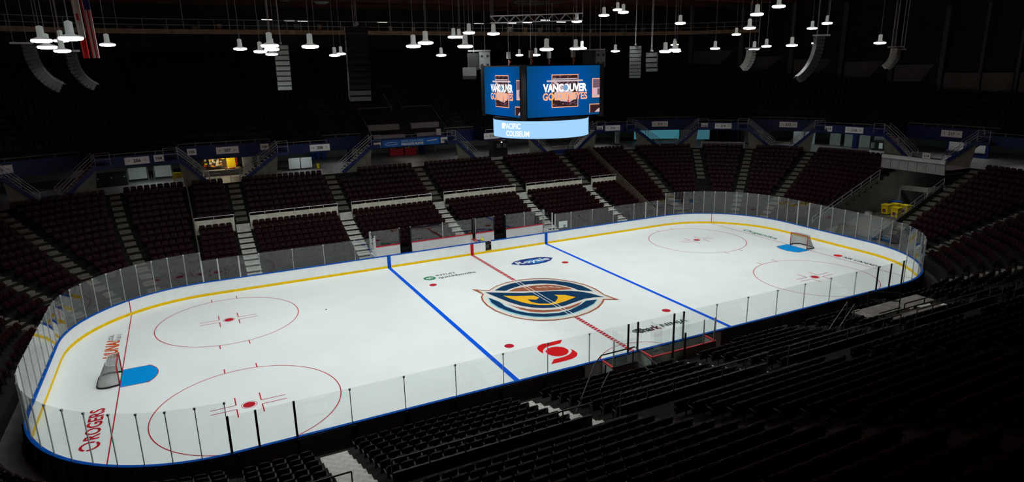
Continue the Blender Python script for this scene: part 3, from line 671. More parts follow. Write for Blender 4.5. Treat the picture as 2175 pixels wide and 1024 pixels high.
for lt, l0, r0_, rt, sg, qs_ in PORT:
    q0 = lt if lt is not None else l0; q1 = rt if rt is not None else r0_
    tn += 1
    o = tag(ring(B(), q0, q1, rect(19.0, 19.12, 8.2, 9.60)).build('trim_%d' % tn, FASC), kind='structure')
    rail_line(o, q0+.2, q1-.2, 19.06, 9.55, 9.86, False)
    for q in (q0, q1):
        b = B(); b.prism([(16.05, 8.45), (19.05, 8.3), (19.05, 9.9), (17.6, 9.4), (16.05, 9.2)], lambda s_, z_, t_: PQ(q+t_, s_, z_), -.06, .06); b.build('portal_cheek', FASC, o)
# upper stand terrace
US0, UDS, UZ0, UDZ = 17.7, .86, 9.0, .47
def smax(q):
    a = abs((q+TOT/2) % TOT-TOT/2)
    if a <= CX: return 35.0
    if a <= CX+LA: k = (a-CX)/LA; return 35.0*(1-k)+24.8*k if k < 1 else 24.8
    return 24.8
uplaces = []
UAIS = [-54, -46, -39, -31.3, -24.6, -15.5, -7.2, 7.4, 15.5, 24.4, 31.6, 37.4, 43.2, 50, 58, 66]
def in_portal(q):
    for lt, l0, r0_, rt, sg, qq in PORT:
        a = lt if lt is not None else l0; c = rt if rt is not None else r0_
        if a < q < c: return True
    return False
bounds = sorted(set([QA, QB]+[x for p in PORT for x in ((p[0] if p[0] is not None else p[1]), (p[3] if p[3] is not None else p[2]))]))
ub = B()
for q0, q1 in zip(bounds[:-1], bounds[1:]):
    por = in_portal((q0+q1)/2); j0 = 2 if por else 0
    Q = qs(q0, q1, 1.6)
    for a, c in zip(Q[:-1], Q[1:]):
        # straight spans are cut so the back edge can follow the round shell
        nn = max(1, int((c-a)/3)) if abs(a) <= CX+.1 else 1
        for e in range(nn):
            qa, qb = a+(c-a)*e/nn, a+(c-a)*(e+1)/nn; sm = smax((qa+qb)/2); j = j0; line = [(US0+UDS*j0, 8.6)]
            while US0+UDS*j < sm: line += [(US0+UDS*j, UZ0+UDZ*j), (US0+UDS*(j+1), UZ0+UDZ*j)]; j += 1
            vs = [PQ(q, s_, z_) for q in (qa, qb) for s_, z_ in line]; m = len(line)
            ub.add(vs, [(k, k+1, m+k+1, m+k) for k in range(m-1)])
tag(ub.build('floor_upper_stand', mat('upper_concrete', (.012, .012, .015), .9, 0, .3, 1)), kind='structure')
PRESS = (-3.9, 5.6)
jmax = 24
for j in range(jmax):
    s_ = US0+UDS*j+.45; q = -52.0
    while q < 68:
        a = abs(q); k = 1.0
        if CX < a < CX+LA: k = (math.pi/2*(R0+s_))/LA
        ok = s_ < smax(q)-.2 and not (in_portal(q) and j < 2)
        if any(abs(q-x)*k < .65 for x in UAIS): ok = False
        if PRESS[0] < q < PRESS[1] and j < 9: ok = False
        if ok: uplaces.append((q, s_, UZ0+UDZ*j, j, min((a_ for a_ in UAIS if a_ > q), default=99), k))
        q += .56/k
uv = []
for k, pl_ in enumerate(uplaces):
    r_ = proj(PQ(pl_[0], pl_[1], pl_[2]+.6))
    if r_ and -10 < r_[0] < 2185 and -10 < r_[1] < 1030: uv.append((r_[2], k))
uv.sort()
ubk = B(); ubk.prism([(-.235, .40), (-.235, .80), (-.17, .87), (.17, .87), (.235, .80), (.235, .40)], lambda x, z, t: Vector((x, .10+.16*(z-.4)+t, z)), 0, .04)
upn = B(); upn.box((0, 0, .57), (.42, .06, .34))
V, F, MI = toarr((ubk, upn), (0, 0))
o = merge_seats([k for _, k in uv[300:]], V, F, MI, 'upper_stand_seats', (NAVYSEAT,), uplaces)
tag(o, 'rows of near black navy seats filling the upper stand', 'seats', None, 'stuff')
us = B(); us.v, us.f = list(ubk.v), list(ubk.f); us.add(upn.v, upn.f)
ume = us.build('stadium_chair', NAVYSEAT); UM = ume.data; bpy.data.objects.remove(ume)
UORD = lambda j: ORD[j] if j < 16 else 'upper'
def uwhere(q):
    best = min([(abs(q+37), '204'), (abs(q+33), '205'), (abs(q+25.5), '206'), (abs(q+18.3), '207'), (abs(q+10.5), '208'), (abs(q-10.5), '210'), (abs(q-18.7), '211'), (abs(q-25.7), '212'), (abs(q-31.4), '213'), (abs(q-37.4), '214'), (abs(q-43.3), '215'), (abs(q-50), '216'), (abs(q-58), '217')])
    return best[1]
for _, k in uv[:300]:
    q, s_, z, j, na, kk = uplaces[k]; t, n = FR(q); o = bpy.data.objects.new('stadium_chair', UM); COL.objects.link(o); o.location = PQ(q, s_, z); o.rotation_euler = (0, 0, math.atan2(t.y, t.x))
    tag(o, 'navy seat in upper stand, %s row, %s left of the %s aisle' % (UORD(j), th(max(1, int((na-q)*kk/.56+.01))), ORD[UAIS.index(na)].replace('front', 'first') if na in UAIS else 'missing'), 'seat', 'upper stand seats')
# upper aisles
ustep = {}
for q in UAIS:
    t, n = FR(q); a = thing('upper_aisle', PQ(q, US0, UZ0), 'dim upper stand aisle steps, %s from the left' % ORD[UAIS.index(q)].replace('front', 'first'), 'stairs', 'upper stand aisle stairs', math.atan2(t.y, t.x))
    bb = None
    for j in range(2 if in_portal(q) else 0, jmax):
        if US0+UDS*(j+1) > smax(q): break
        if 'm' not in ustep:
            bb = B(); bb.box((0, .2, .02), (1.05, .4, .04)); o = bb.build('step', mat('upper_step', (.055, .055, .05), .9, 0, .4, 6)); ustep['m'] = o.data; bpy.data.objects.remove(o)
        o = bpy.data.objects.new('step', ustep['m']); COL.objects.link(o); o.parent = a; o.location = (0, UDS*j+.02, UDZ*j)
# ================================================================== signs on the fascias
def fas(q, s_, z):
    t, n = FR(q); o = PQ(q, s_, z); return lambda x, y, d=0: o+t*x-n*d+Vector((0, 0, y))
def sign(q, s_, z, wd, ht, txt, label, arrows=True):
    f = fas(q, s_, z); g = thing('section_sign', f(0, 0), label, 'sign', 'section number signs')
    b = B(); b.prism([(-wd/2, -ht/2), (wd/2, -ht/2), (wd/2, ht/2), (-wd/2, ht/2)], lambda x, y, d: f(x, y, d), 0, .05); b.build('plate', SIGN, g)
    text('number', txt, .5, lambda x, y: f(x, y, .058), INK, g, bold=.015, fit=(wd*(.30 if arrows else .62), ht*(.46 if arrows else .40)))
    if arrows:
        for sx in (-1, 1):
            b = B(); x = sx*wd*.34; b.add([f(x-.14, -.06, .058), f(x, .10, .058), f(x+.14, -.06, .058), f(x+.08, -.06, .058), f(x, .03, .058), f(x-.08, -.06, .058)], [(0, 1, 4, 5), (1, 2, 3, 4)]); b.build('arrow', GREY_INK, g)
    else:
        b = B(); b.add([f(-.06, -ht*.30, .058), f(.06, -ht*.30, .058), f(0, -ht*.42, .058)], [(0, 1, 2)]); b.build('arrow', GREY_INK, g)
SGW = {'206': 'over the black counter', '208': 'over the blue barrels', '210': 'over the black kiosk', '212': 'right of the scoreboard', '214': 'over the glazed doors', '216': 'over the pale partition', '205': 'at the far left', '207': 'over the lit concession stand', '211': 'hidden behind the scoreboard', '213': 'over the cyan panel', '215': 'over the right corner stairs', '217': 'over the tunnel bridge'}
for q, tx in ((-25.5, '206'), (-9.75, '208'), (9.75, '210'), (25.7, '212'), (37.5, '214'), (50.1, '216')):
    sign(q, 15.97, 8.95, 2.0, .66, tx, 'white %s section sign on the blue fascia %s' % (tx, SGW[tx]))
for q, tx in ((-33.2, '205'), (-18.3, '207'), (18.7, '211'), (31.5, '213'), (43.4, '215'), (58.0, '217')):
    sign(q, 18.97, 9.0, 2.1, .68, tx, 'white %s section sign on the raised blue fascia %s' % (tx, SGW[tx]))
for q, s_, z, tx in ((-24.0, 15.97, 9.0, '104'), (-21.55, 18.97, 9.05, '105'), (-14.75, 18.97, 9.1, '106'), (-3.75, 15.95, 8.75, '107'), (3.85, 15.95, 8.85, '109'), (24.2, 15.97, 8.98, '110'), (35.6, 15.97, 9.0, '112'), (47.7, 15.97, 8.95, '113'), (58.1, 15.02, 7.0, '114')):
    sign(q, s_, z, .82, .62, tx, 'small white %s section sign with a down arrow, %s' % (tx, {'104': 'above the right white board', '105': 'above the left of the concession stand', '106': 'above the right of the concession stand', '107': 'left of the blue banner', '109': 'right of the blue banner', '110': 'right beside the scoreboard', '112': 'above the small cyan panel', '113': 'above the pale partition', '114': 'on the landing guard above the tunnel'}[tx]), False)
g = thing('banner', PQ(0, 15.95, 8.85), 'bright blue advertising banner between the 107 and 109 signs', 'banner')
f = fas(0.05, 15.96, 8.85)
BANB = mat('banner_blue', (.006, .10, .42), .5, 0, .25, .6)
b = B(); b.prism([(-3.25, -.38), (3.25, -.38), (3.25, .38), (-3.25, .38)], lambda x, y, d: f(x, y, d), 0, .04); b.build('banner_sheet', BANB, g)
text('lettering', 'BOOK YOUR OWN', .3, lambda x, y: f(x+.1, y+.17, .05), mat('banner_pale', (.25, .45, .60), .5), g, bold=.01, fit=(2.5, .22))
text('lettering', 'PRIVATE SUITE', .3, lambda x, y: f(x+.1, y-.15, .05), WPLAS, g, bold=.02, fit=(2.5, .26))
b = B(); b.add([f(1.75, -.02, .05), f(2.95, .10, .05), f(2.95, .19, .05), f(1.85, .08, .05)], [(0, 1, 2, 3)]); b.build('white_mark', WPLAS, g)
b = B(); b.tube([f(-3.0+.0, -.12, .05), f(-2.9, .02, .05), f(-2.6, .12, .05), f(-2.2, .16, .05), f(-1.9, .06, .05), f(-1.6, .02, .05), f(-1.62, -.14, .05), f(-2.4, -.15, .05)], .025, 4, True); b.build('car_outline', WPLAS, g)
# ================================================================== stair flights between concourse and upper walkway
def flight(ql, qt, lab):
    N = 11; dq = (qt-ql)/N; dz = (ZT-ZC)/N; sA, sB = 15.05, 16.1
    g = thing('stair_flight', PQ(ql, 15.5, ZC), lab, 'stairs', 'blue sided stair flights')
    zq = lambda q: ZC+(q-ql)/(qt-ql)*(ZT-ZC)
    for k in range(N):
        q0, q1 = sorted((ql+dq*k, ql+dq*(k+1))); b = B(); ring(b, q0, q1, rect(sA+.06, sB, ZC+dz*k+.02, ZC+dz*(k+1)), 9); b.build('tread', STEP, g)
    Q = [ql+(qt-ql)*k/4 for k in range(5)]
    for s_ in (sA, sB):
        b = B(); pts = [PQ(q, s_, zq(q)-.28) for q in Q]+[PQ(q, s_, zq(q)+.18) for q in Q[::-1]]; n = FR((ql+qt)/2)[1]*.05; m = len(pts)
        b.add(pts+[p+n for p in pts], [tuple(range(m)), tuple(range(m, 2*m))[::-1]]+[(i, (i+1) % m, m+(i+1) % m, m+i) for i in range(m)]); b.build('stringer', FASC, g)
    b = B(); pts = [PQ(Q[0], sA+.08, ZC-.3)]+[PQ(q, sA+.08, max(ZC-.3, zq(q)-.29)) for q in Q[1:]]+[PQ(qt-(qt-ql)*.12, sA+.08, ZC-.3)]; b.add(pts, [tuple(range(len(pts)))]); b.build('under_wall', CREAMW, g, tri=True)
    for s_ in (sA+.02, sB):
        b = B()
        for h in (.42, .70, .98): b.tube([PQ(q, s_, zq(q)+.1+h) for q in Q], .024, 5)
        b.build('handrail', RAIL, g)
        for q in (Q[0], Q[2], Q[4]):
            b = B(); b.bar(PQ(q, s_, zq(q)), PQ(q, s_, zq(q)+1.1), .045); b.build('rail_post', RAIL, g)
    t2 = qt+math.copysign(1.0, qt-ql)
    b = B()
    for h in (.42, .98): b.tube([PQ(q, sA+.02, ZT+.1+h) for q in (qt, (qt+t2)/2, t2)], .024, 5)
    b.build('landing_rail', RAIL, g)
    b = B(); b.bar(PQ(t2, sA+.02, ZT-.1), PQ(t2, sA+.02, ZT+1.1), .045); b.build('rail_post', RAIL, g)
    q0, q1 = sorted((qt, t2)); ring(B(), q0, q1, rect(sA, sB, ZT-.32, ZT-.02)).build('top_landing', FASC, g)
for lt, l0, r0_, rt, sg, qq in PORT:
    nm = {'205': 'at the far left', '207': 'by the lit concession stand', '211': 'behind the scoreboard', '213': 'by the cyan panel', '215': 'in the right corner', '217': 'above the tunnel'}[sg] if sg else ('left of the blue banner' if l0 < 0 else 'right of the blue banner')
    if lt is not None: flight(l0, lt, 'blue sided stair flight %s, rising to the left' % nm)
    if rt is not None: flight(r0_, rt, 'blue sided stair flight %s, rising to the right' % nm)
    g = thing('landing_guard', PQ((l0+r0_)/2, 15.05, ZC), 'pipe guard rail across the stair landing %s' % nm, 'railing', 'stair landing guards')
    if sg not in ('207', None): ring(B(), l0+.05, r0_-.05, rect(15.04, 15.10, ZC+.05, ZC+.55)).build('guard_panel', FASC, g)
    if sg == '207':
        rail_line(g, l0+.05, l0+.95, 15.07, ZC, ZC+.95, True, RAIL, .8); rail_line(g, r0_-.9, r0_-.05, 15.07, ZC, ZC+.95, True, RAIL, .8)
    elif sg: rail_line(g, l0+.05, r0_-.05, 15.07, ZC, ZC+.95, True, RAIL, 1.3)
    else: rail_line(g, l0+.1, l0+.6, 15.07, ZC, ZC+.95, True, RAIL, 1.3)
# ================================================================== things on the concourse
def qbox(nm, m, g, q, s_, z, wq, ds, h):
    t, n = FR(q); R = Matrix((t, n, Vector((0, 0, 1)))).transposed(); b = B(); b.box(PQ(q, s_, z)+Vector((0, 0, h/2)), (wq, ds, h), R); return b.build(nm, m, g)
def bin_(q, s_, z, m, h, r, lab, name='wheeled_bin', cat='bin', group=None):
    g = thing(name, PQ(q, s_, z), lab, cat, group); c = PQ(q, s_, z)
    b = B(); b.lathe([(r*.78, .06), (r*.82, .1), (r, h*.86), (r*1.05, h*.87), (r*1.05, h*.92)], c, 14); b.build('bin_body', m, g, False)
    b = B(); b.lathe([(r*1.08, h*.92), (r*1.06, h*.97), (r*.6, h), (.02, h)], c, 14); b.build('lid', m, g, True)
    for sx in (-1, 1):
        t, n = FR(q); p = c+t*sx*r*.55+n*r*.6; b = B(); b.tube([p+Vector((0, 0, .09))-t*.03, p+Vector((0, 0, .09))+t*.03], .09, 8); b.build('wheel', BLACK, g)
for k, (q, s_) in enumerate(((-8.55, 27.6), (-7.95, 27.6), (-7.25, 27.5))):
    bin_(q, s_, ZC, BBIN, 1.25, .30, 'blue recycling barrel on the concourse under the 208 sign, %s of three' % ('left', 'middle', 'right')[k], 'recycling_barrel', 'barrel', 'blue recycling barrels')
bin_(-9.45, 19.4, ZC, YBIN, .6, .18, 'small yellow bucket at the top of the aisle below the 208 sign', 'bucket', 'bucket')
bin_(34.4, 19.4, ZC, YBIN, 1.0, .22, 'yellow bin at the top of the aisle beside the 214 sign', 'bin', 'bin')
def crate_table(q, s_, wd, lab):
    g = thing('display_table', PQ(q, s_, ZC), lab, 'table', 'red concourse tables')
    qbox('cloth_front', REDT, g, q, s_, ZC+.05, wd, .7, .80); qbox('table_top', REDT, g, q, s_, ZC+.85, wd+.06, .76, .05)
    for k in range(4): qbox('goods', (WPLAS, YBIN, GREYP, GREEN)[k], g, q-wd*.35+wd*.22*k, s_, ZC+.9, .2, .25, .16+.07*(k % 2))
crate_table(1.05, 25.2, 1.75, 'long red display table under the left part of the blue banner')
crate_table(2.75, 25.0, 1.45, 'shorter red display table under the middle of the blue banner')
t = thing('pillar', PQ(4.3, 25.0, ZC), 'navy concourse pillar right of the red tables', 'pillar'); qbox('shaft', FASC, t, 4.3, 25.0, ZC, .55, .5, 2.2); qbox('plinth', DARK, t, 4.3, 25.0, ZC, .62, .57, .15)
t = thing('roller_shutter', PQ(5.7, 26.6, ZC), 'grey closed shutter beside the navy pillar', 'shutter')
for k in range(9): qbox('slat', GREYP, t, 5.7, 26.6, ZC+.1+.22*k, 1.7, .05+.03*(k % 2), .2)
for sx in (-1, 1): qbox('guide', RAIL, t, 5.7+sx*.92, 26.6, ZC, .12, .12, 2.15)
def barricade(q, s_, wd, lab):
    g = thing('standing_board', PQ(q, s_, ZC), lab, 'panel', 'white standing panels')
    qbox('board', WPLAS, g, q, s_, ZC+.22, wd, .05, 1.12)
    for sx in (-1, 1): qbox('foot', RAIL, g, q+sx*wd*.38, s_, ZC, .07, .45, .06); qbox('upright', RAIL, g, q+sx*wd*.38, s_+.04, ZC+.05, .05, .04, 1.1)
barricade(-11.9, 19.5, 1.15, 'left white standing panel behind the seats under the 208 fascia')
barricade(-10.65, 19.5, 1.15, 'right white standing panel behind the seats under the 208 fascia')
barricade(-25.15, 21.5, 1.6, 'left white standing panel under the 206 fascia')
barricade(-23.6, 21.5, 1.5, 'right white standing panel under the 206 fascia')
t = thing('dark_counter', PQ(-26.9, 20, ZC), 'black concession counter under the left half of the 206 fascia', 'counter'); qbox('body', BLACK, t, -26.9, 20, ZC, 2.6, .8, 1.2); qbox('worktop', DARK, t, -26.9, 20, ZC+1.2, 2.7, .9, .06)
for k in range(3): qbox('knob', WPLAS, t, -27.7+.8*k, 19.58, ZC+.8, .12, .05, .1)
t = thing('work_cart', PQ(-22.75, 17.6, ZC), 'yellow tub cart on legs under the left 207 stairs', 'cart')
qbox('tub', YBIN, t, -22.75, 17.6, ZC+.55, .95, .6, .42); qbox('tub_rim', YBIN, t, -22.75, 17.6, ZC+.95, 1.02, .66, .05)
for sx in (-1, 1):
    for sy in (-1, 1): qbox('leg', YBIN, t, -22.75+sx*.38, 17.6+sy*.2, ZC, .08, .08, .55)
# concession stand seen through the 207 portal
t = thing('concession_stand', PQ(-18.9, 21, ZC), 'lit concession stand with yellow and orange displays behind the 207 landing', 'concession stand')
qbox('counter', GREYP, t, -18.9, 20.4, ZC, 3.6, .6, .55); qbox('counter_top', RAIL, t, -18.9, 20.4, ZC+.55, 3.7, .7, .04)
qbox('back_wall', mat('stand_dark', (.10, .075, .05), .8), t, -18.9, 22.4, ZC, 3.7, .1, 2.2)
random.seed(11)
DC = [mat('goods_%d' % k, c, .6) for k, c in enumerate(((.75, .55, .01), (.65, .18, .02), (.5, .04, .03), (.6, .5, .35), (.05, .04, .03)))]
for k in range(40):
    x = -20.55+random.random()*1.9; qbox('packet', DC[random.choice((0, 1, 2, 3, 3, 4, 4))], t, x, 22.1-.25*random.random(), ZC+.55+random.random()*.95, .12+.2*random.random(), .12, .12+.2*random.random())
qbox('yellow_display', DC[0], t, -17.95, 21.9, ZC+.6, .85, .5, 1.0); qbox('red_strip', DC[2], t, -17.4, 21.85, ZC+.75, .12, .5, .9)
for k in range(6): qbox('packet', DC[(1, 3, 1, 2, 3, 0)[k]], t, -18.6+.26*k, 20.35, ZC+.6, .22, .25, .15)
t = thing('vending_machine', PQ(-16.35, 21.2, ZC), 'pale vending cabinet right of the lit concession stand', 'vending machine'); qbox('cabinet', mat('vending_pale', (.48, .46, .42), .5), t, -16.35, 21.2, ZC, 1.0, .7, 1.9); qbox('door_panel', WPLAS, t, -16.35, 20.83, ZC+.75, .85, .04, .9); qbox('handle', DARK, t, -15.95, 20.8, ZC+.7, .05, .05, .5)
# kiosk right of centre
t = thing('kiosk', PQ(11.4, 17.6, ZC), 'black kiosk with an orange header sign left of the scoreboard', 'kiosk')
qbox('body', BLACK, t, 11.4, 17.8, ZC, 1.9, 1.2, 1.9); qbox('header_sign', ORAN, t, 10.95, 17.15, ZC+1.95, 1.0, .1, .2); qbox('window', GREYP, t, 11.2, 17.18, ZC+1.05, .6, .04, .5); qbox('window', GREYP, t, 12.0, 17.18, ZC+1.05, .5, .04, .5); qbox('lamp', emis('kiosk_lamp', (1, .95, .85), 2.5), t, 11.55, 17.12, ZC+1.65, .14, .06, .1)
t = thing('trolley', PQ(8.2, 21, ZC), 'trolley with white and black boxes on the concourse left of the kiosk', 'trolley'); qbox('deck', RAIL, t, 8.2, 21, ZC+.2, 1.6, .8, .06)
for k in range(5): qbox('box', (WPLAS, GREYP, BLACK, WPLAS, GREYP)[k], t, 7.6+.3*k, 21, ZC+.26, .3, .4, .4+.25*(k % 3))
for sx in (-1, 1): qbox('wheel', BLACK, t, 8.2+sx*.6, 21, ZC, .12, .5, .2)
# guard walls at the top of the right hand stands
def topguard(q0, q1, s_, z0, z1, lab, m=GREYP):
    g = thing('guard_barrier', PQ((q0+q1)/2, s_, z0), lab, 'guard wall', 'grey guard panels')
    n = max(1, round((q1-q0)/1.7))
    for k in range(n): ring(B(), q0+(q1-q0)*k/n+.02, q0+(q1-q0)*(k+1)/n-.02, rect(s_, s_+.08, z0, z1)).build('panel', m, g)
    ring(B(), q0, q1, rect(s_-.03, s_+.11, z1, z1+.06)).build('top_cap', RAIL, g)
    for q in (q0, q1): ring(B(), q-.04, q+.04, rect(s_-.04, s_+.1, z0-.2, z1+.1)).build('post', RAIL, g)
topguard(35.3, 39.8, 15.1, 5.9, 7.0, 'grey guard wall above the seats under the 214 sign')
topguard(47.2, 52.0, 15.1, 5.9, 6.9, 'dark guard wall above the seats under the 216 sign', PANELW)
t = thing('bar_counter', PQ(51.2, 20.9, ZC), 'dark bar counter with pale notices under the 216 sign', 'counter'); qbox('body', BLACK, t, 51.2, 20.9, ZC, 2.6, .8, 1.1); qbox('top', DARK, t, 51.2, 20.9, ZC+1.1, 2.7, .9, .06)
for k, x in enumerate((50.3, 50.95, 51.5)): qbox('notice', WPLAS if k else GREYP, t, x, 20.47, ZC+.25, .42, .04, .65)
for k in range(5): qbox('bottle', GREYP, t, 50.4+.35*k, 20.9, ZC+1.16, .1, .1, .3)
for q, s_, lab in ((39.7, 20.5, 'pale concourse pillar right of the 214 sign'), (49.0, 20.0, 'dark blue pillar under the 216 sign'), (27.5, 20, 'pale concourse pillar left of the 213 stairs'), (-5.9, 20, 'navy concourse pillar under the fascia left of the banner')):
    t = thing('pillar', PQ(q, s_, ZC), lab, 'pillar'); m = FASC if 'navy' in lab or 'blue' in lab else CWALL; qbox('shaft', m, t, q, s_, ZC, .5, .5, 2.2); qbox('plinth', DARK, t, q, s_, ZC, .58, .58, .15)
t = thing('glass_doors', PQ(37.5, 22.5, ZC), 'navy wall with glazed doors under the 214 sign', 'doors')
qbox('door_wall', FASC, t, 37.6, 22.6, ZC, 4.6, .1, 2.25)
for x in (36.6, 38.4): qbox('door_leaf', mat('door_navy', (.006, .01, .10), .3), t, x, 22.5, ZC, 1.3, .06, 2.0); qbox('handle', ALU, t, x+.5, 22.4, ZC+.3, .07, .05, 1.5)
t = thing('large_cyan_panel', PQ(31.5, 28.6, ZC+.2), 'cyan lit wall panel seen through the 213 portal', 'light panel')
ring(B(), 29.9, 33.9, rect(23.6, 23.65, ZC+.25, ZC+1.85)).build('panel', emis('cyan_panel', (.10, .42, .52), .34), t); ring(B(), 29.8, 34.0, rect(23.66, 23.72, ZC+.2, ZC+1.9)).build('panel_back', DARK, t)  # plain wall panel whose material emits cyan
t = thing('small_cyan_panel', PQ(35.6, 21.0, ZC+.2), 'cyan lit wall panel under the 112 sign', 'light panel')
ring(B(), 34.9, 36.4, rect(20.9, 20.95, ZC+.45, ZC+1.95)).build('panel', emis('cyan_panel2', (.10, .36, .45), .30), t); ring(B(), 34.85, 36.45, rect(20.96, 21.02, ZC+.4, ZC+2.0)).build('panel_back', DARK, t)  # smaller panel, likewise emitting cyan from its material
for q, lab in ((56.7, 'left pale shuttered window under the 217 sign'), (58.9, 'right pale shuttered window under the 217 sign'), (65.0, 'pale shuttered window at the right edge of the concourse')):
    t = thing('service_window', PQ(q, 22.4, ZC), lab, 'window', 'shuttered service windows')
    qbox('surround', FASC, t, q, 22.6, ZC, 2.1, .2, 2.2)
    for k in range(6): qbox('slat', mat('shutter_pale', (.45, .46, .45), .4), t, q, 22.45-.015*(k % 2), ZC+.62+.16*k, 1.5, .04, .15)
    qbox('sill', RAIL, t, q, 22.4, ZC+.54, 1.7, .3, .06)
t = thing('pale_partition', PQ(48.6, 21.8, ZC), 'long pale grey partition wall under the 216 sign', 'partition')
for k in range(4): qbox('panel', mat('partition_grey', (.40, .43, .42), .6), t, 46.9+1.15*k, 22.0, ZC+.05, 1.25, .08, 2.1)
t = thing('pale_partition', PQ(44.6, 22.2, ZC), 'pale grey partition wall behind the stairs in the right corner', 'partition')
for k in range(2): qbox('panel', MATS['partition_grey'], t, 43.9+.95*k, 22.2, ZC+.05, 1.2, .08, 2.0)
# concourse ceiling lamps
def strip_lamp(q, s_, col, st, lab, L=1.4):
    g = thing('strip_lamp', PQ(q, s_, 8.4), lab, 'lamp', 'concourse strip lamps')
    qbox('housing', WPLAS, g, q, s_, 8.42, L, .22, .06); qbox('tube', emis('strip_%s' % lab[:12], col, st*6), g, q, s_, 8.38, L-.1, .14, .04)
for k, (q, s_, col, st) in enumerate(((-31.5, 21, (.6, .8, 1), .8), (-24.5, 18.0, (.85, 1, 1), 7), (-18.9, 20.6, (1, .85, .55), 12), (-11.2, 17.6, (.9, 1, 1), 6), (-6.5, 21.5, (.9, .97, 1), 4), (1.5, 21, (1, .95, .85), 3), (8.5, 20.5, (.9, 1, 1), 4), (13.0, 20, (.9, 1, 1), 4), (18.5, 21, (1, .97, .9), 4), (25.5, 19, (.9, 1, .95), 4), (34.8, 25, (.5, .9, 1), 2), (44.2, 20.5, (.85, 1, 1), 4), (47.6, 18.5, (.8, 1, .95), 5), (50.8, 18.5, (.85, 1, .98), 5), (57.4, 20.8, (.95, .97, 1), 4), (60.0, 21, (.95, .97, 1), 2), (65.0, 19, (.95, .97, 1), 4))):
    strip_lamp(q, s_, col, st, '%s strip lamp on the concourse ceiling' % ORD[k] if k < 16 else 'last strip lamp on the concourse ceiling')
# ================================================================== tunnel at the right end
ramp = B(); sheet(ramp, TUN[0], TUN[1], [(1.3, 0), (9.5, 1.15), (26, 1.15)]); tag(ramp.build('floor_tunnel_ramp', MATS['tunnel_concrete']), kind='structure')
br = thing('bridge_parapet', PQ(59.8, 11, ZC), 'pale panelled bridge parapet over the tunnel', 'parapet')
n = 7
for k in range(n):
    q0 = TUN[0]+(TUN[1]-TUN[0])*k/n; q1 = q0+(TUN[1]-TUN[0])/n; ring(B(), q0+.04, q1-.04, rect(10.95, 11.05, ZC-.35, ZC+.62)).build('panel', mat('parapet_pale', (.22, .23, .22), .7, 0, .1, 2), br)
    ring(B(), q0-.03, q0+.03, rect(10.9, 11.1, ZC-.4, ZC+.7)).build('post', RAIL, br)
ring(B(), TUN[0], TUN[1], rect(10.8, 11.25, ZC+.65, ZC+.98)).build('coping', mat('coping_white', (.36, .38, .37), .6), br)
for q, lab in ((TUN[0]-.08, 'sloping pipe railing along the left edge of the tunnel'), (TUN[1]+.08, 'sloping pipe railing along the right edge of the tunnel')):
    g = thing('sloping_railing', PQ(q, 1.5, .7), lab, 'railing', 'tunnel railings')
    zz = lambda s_: .75+(s_-SR0)*.41
    b = B()
    for h in (.55, .95): b.tube([PQ(q, SR0+.1, zz(SR0+.1)+h), PQ(q, 10.9, zz(10.9)+h)], .03, 6)
    b.build('handrail', RAIL, g)
    for k in range(8): s_ = SR0+.15+k*1.36; b = B(); b.bar(PQ(q, s_, zz(s_)-.3), PQ(q, s_, zz(s_)+.95), .05); b.build('rail_post', RAIL, g)
    b = B(); b.prism([(SR0, .4), (10.9, 4.5), (10.9, 5.0), (SR0, 1.1)], lambda s_, z_, t_: PQ(q+t_, s_, z_), -.03, .03); b.build('kick_panel', PANELW, g)
zr = 1.15
t = thing('tunnel_fill_lamp', PQ(59.5, 13.5, 5.7), 'added lamp under the bridge that brightens the tunnel', 'lamp'); qbox('housing', WPLAS, t, 59.5, 13.5, 5.76, 1.6, .25, .08); qbox('tube', emis('tunnel_fill_tube', (.9, 1, .9), 60), t, 59.5, 13.5, 5.70, 1.5, .16, .05)  # lamp added to brighten the tunnel, not an existing fixture
def bigbin(x, y, lab, m=YBIN):
    g = thing('waste_cart', (x, y, zr), lab, 'bin', 'waste carts in the tunnel'); S = .36
    b = B(); lo = [(-S*.8, -S*.85), (S*.8, -S*.85), (S*.8, S*.85), (-S*.8, S*.85)]
    vs = [(x+a, y+c, zr+.08) for a, c in lo]+[(x+a*1.22, y+c*1.2, zr+1.0) for a, c in lo]; b.add(vs, [(0, 1, 2, 3), (4, 5, 6, 7)]+[(i, (i+1) % 4, 4+(i+1) % 4, 4+i) for i in range(4)]); b.build('cart_body', m, g)
    b = B(); b.box((x, y, zr+1.03), (.82, .82, .07)); b.build('lid', m, g)
    b = B(); b.box((x-.37, y, zr+.45), (.02, .3, .3)); b.build('label_patch', mat('purple_patch', (.10, .03, .12), .6), g)
    for sy in (-1, 1): b = B(); b.tube([(x+.3, y+sy*.28-.03, zr+.09), (x+.3, y+sy*.28+.03, zr+.09)], .09, 8); b.build('wheel', BLACK, g)
bigbin(41.6, 1.45, 'yellow waste cart in the tunnel, leftmost of the yellow ones'); bigbin(41.0, 0.0, 'yellow waste cart in the tunnel, nearest the ice'); bigbin(42.9, .25, 'yellow waste cart in the tunnel, rightmost of the yellow ones'); bigbin(42.75, 1.25, 'yellow waste cart in the tunnel, at the back of the yellow group')
bigbin(43.9, 2.0, 'blue waste cart standing at the left wall of the tunnel', BBIN)
t = thing('electrical_box', (39.9, 2.2, 1.1), 'small pale box on the tunnel floor near the glass', 'box'); b = B(); b.box((39.9, 2.2, 1.3), (.5, .5, .35)); b.build('case', WPLAS, t); b = B(); b.box((39.9, 2.2, 1.49), (.54, .54, .04)); b.build('lid', RAIL, t)
t = thing('tunnel_canopy', (46, 1, zr), 'grey header frame on posts deep in the tunnel', 'frame')
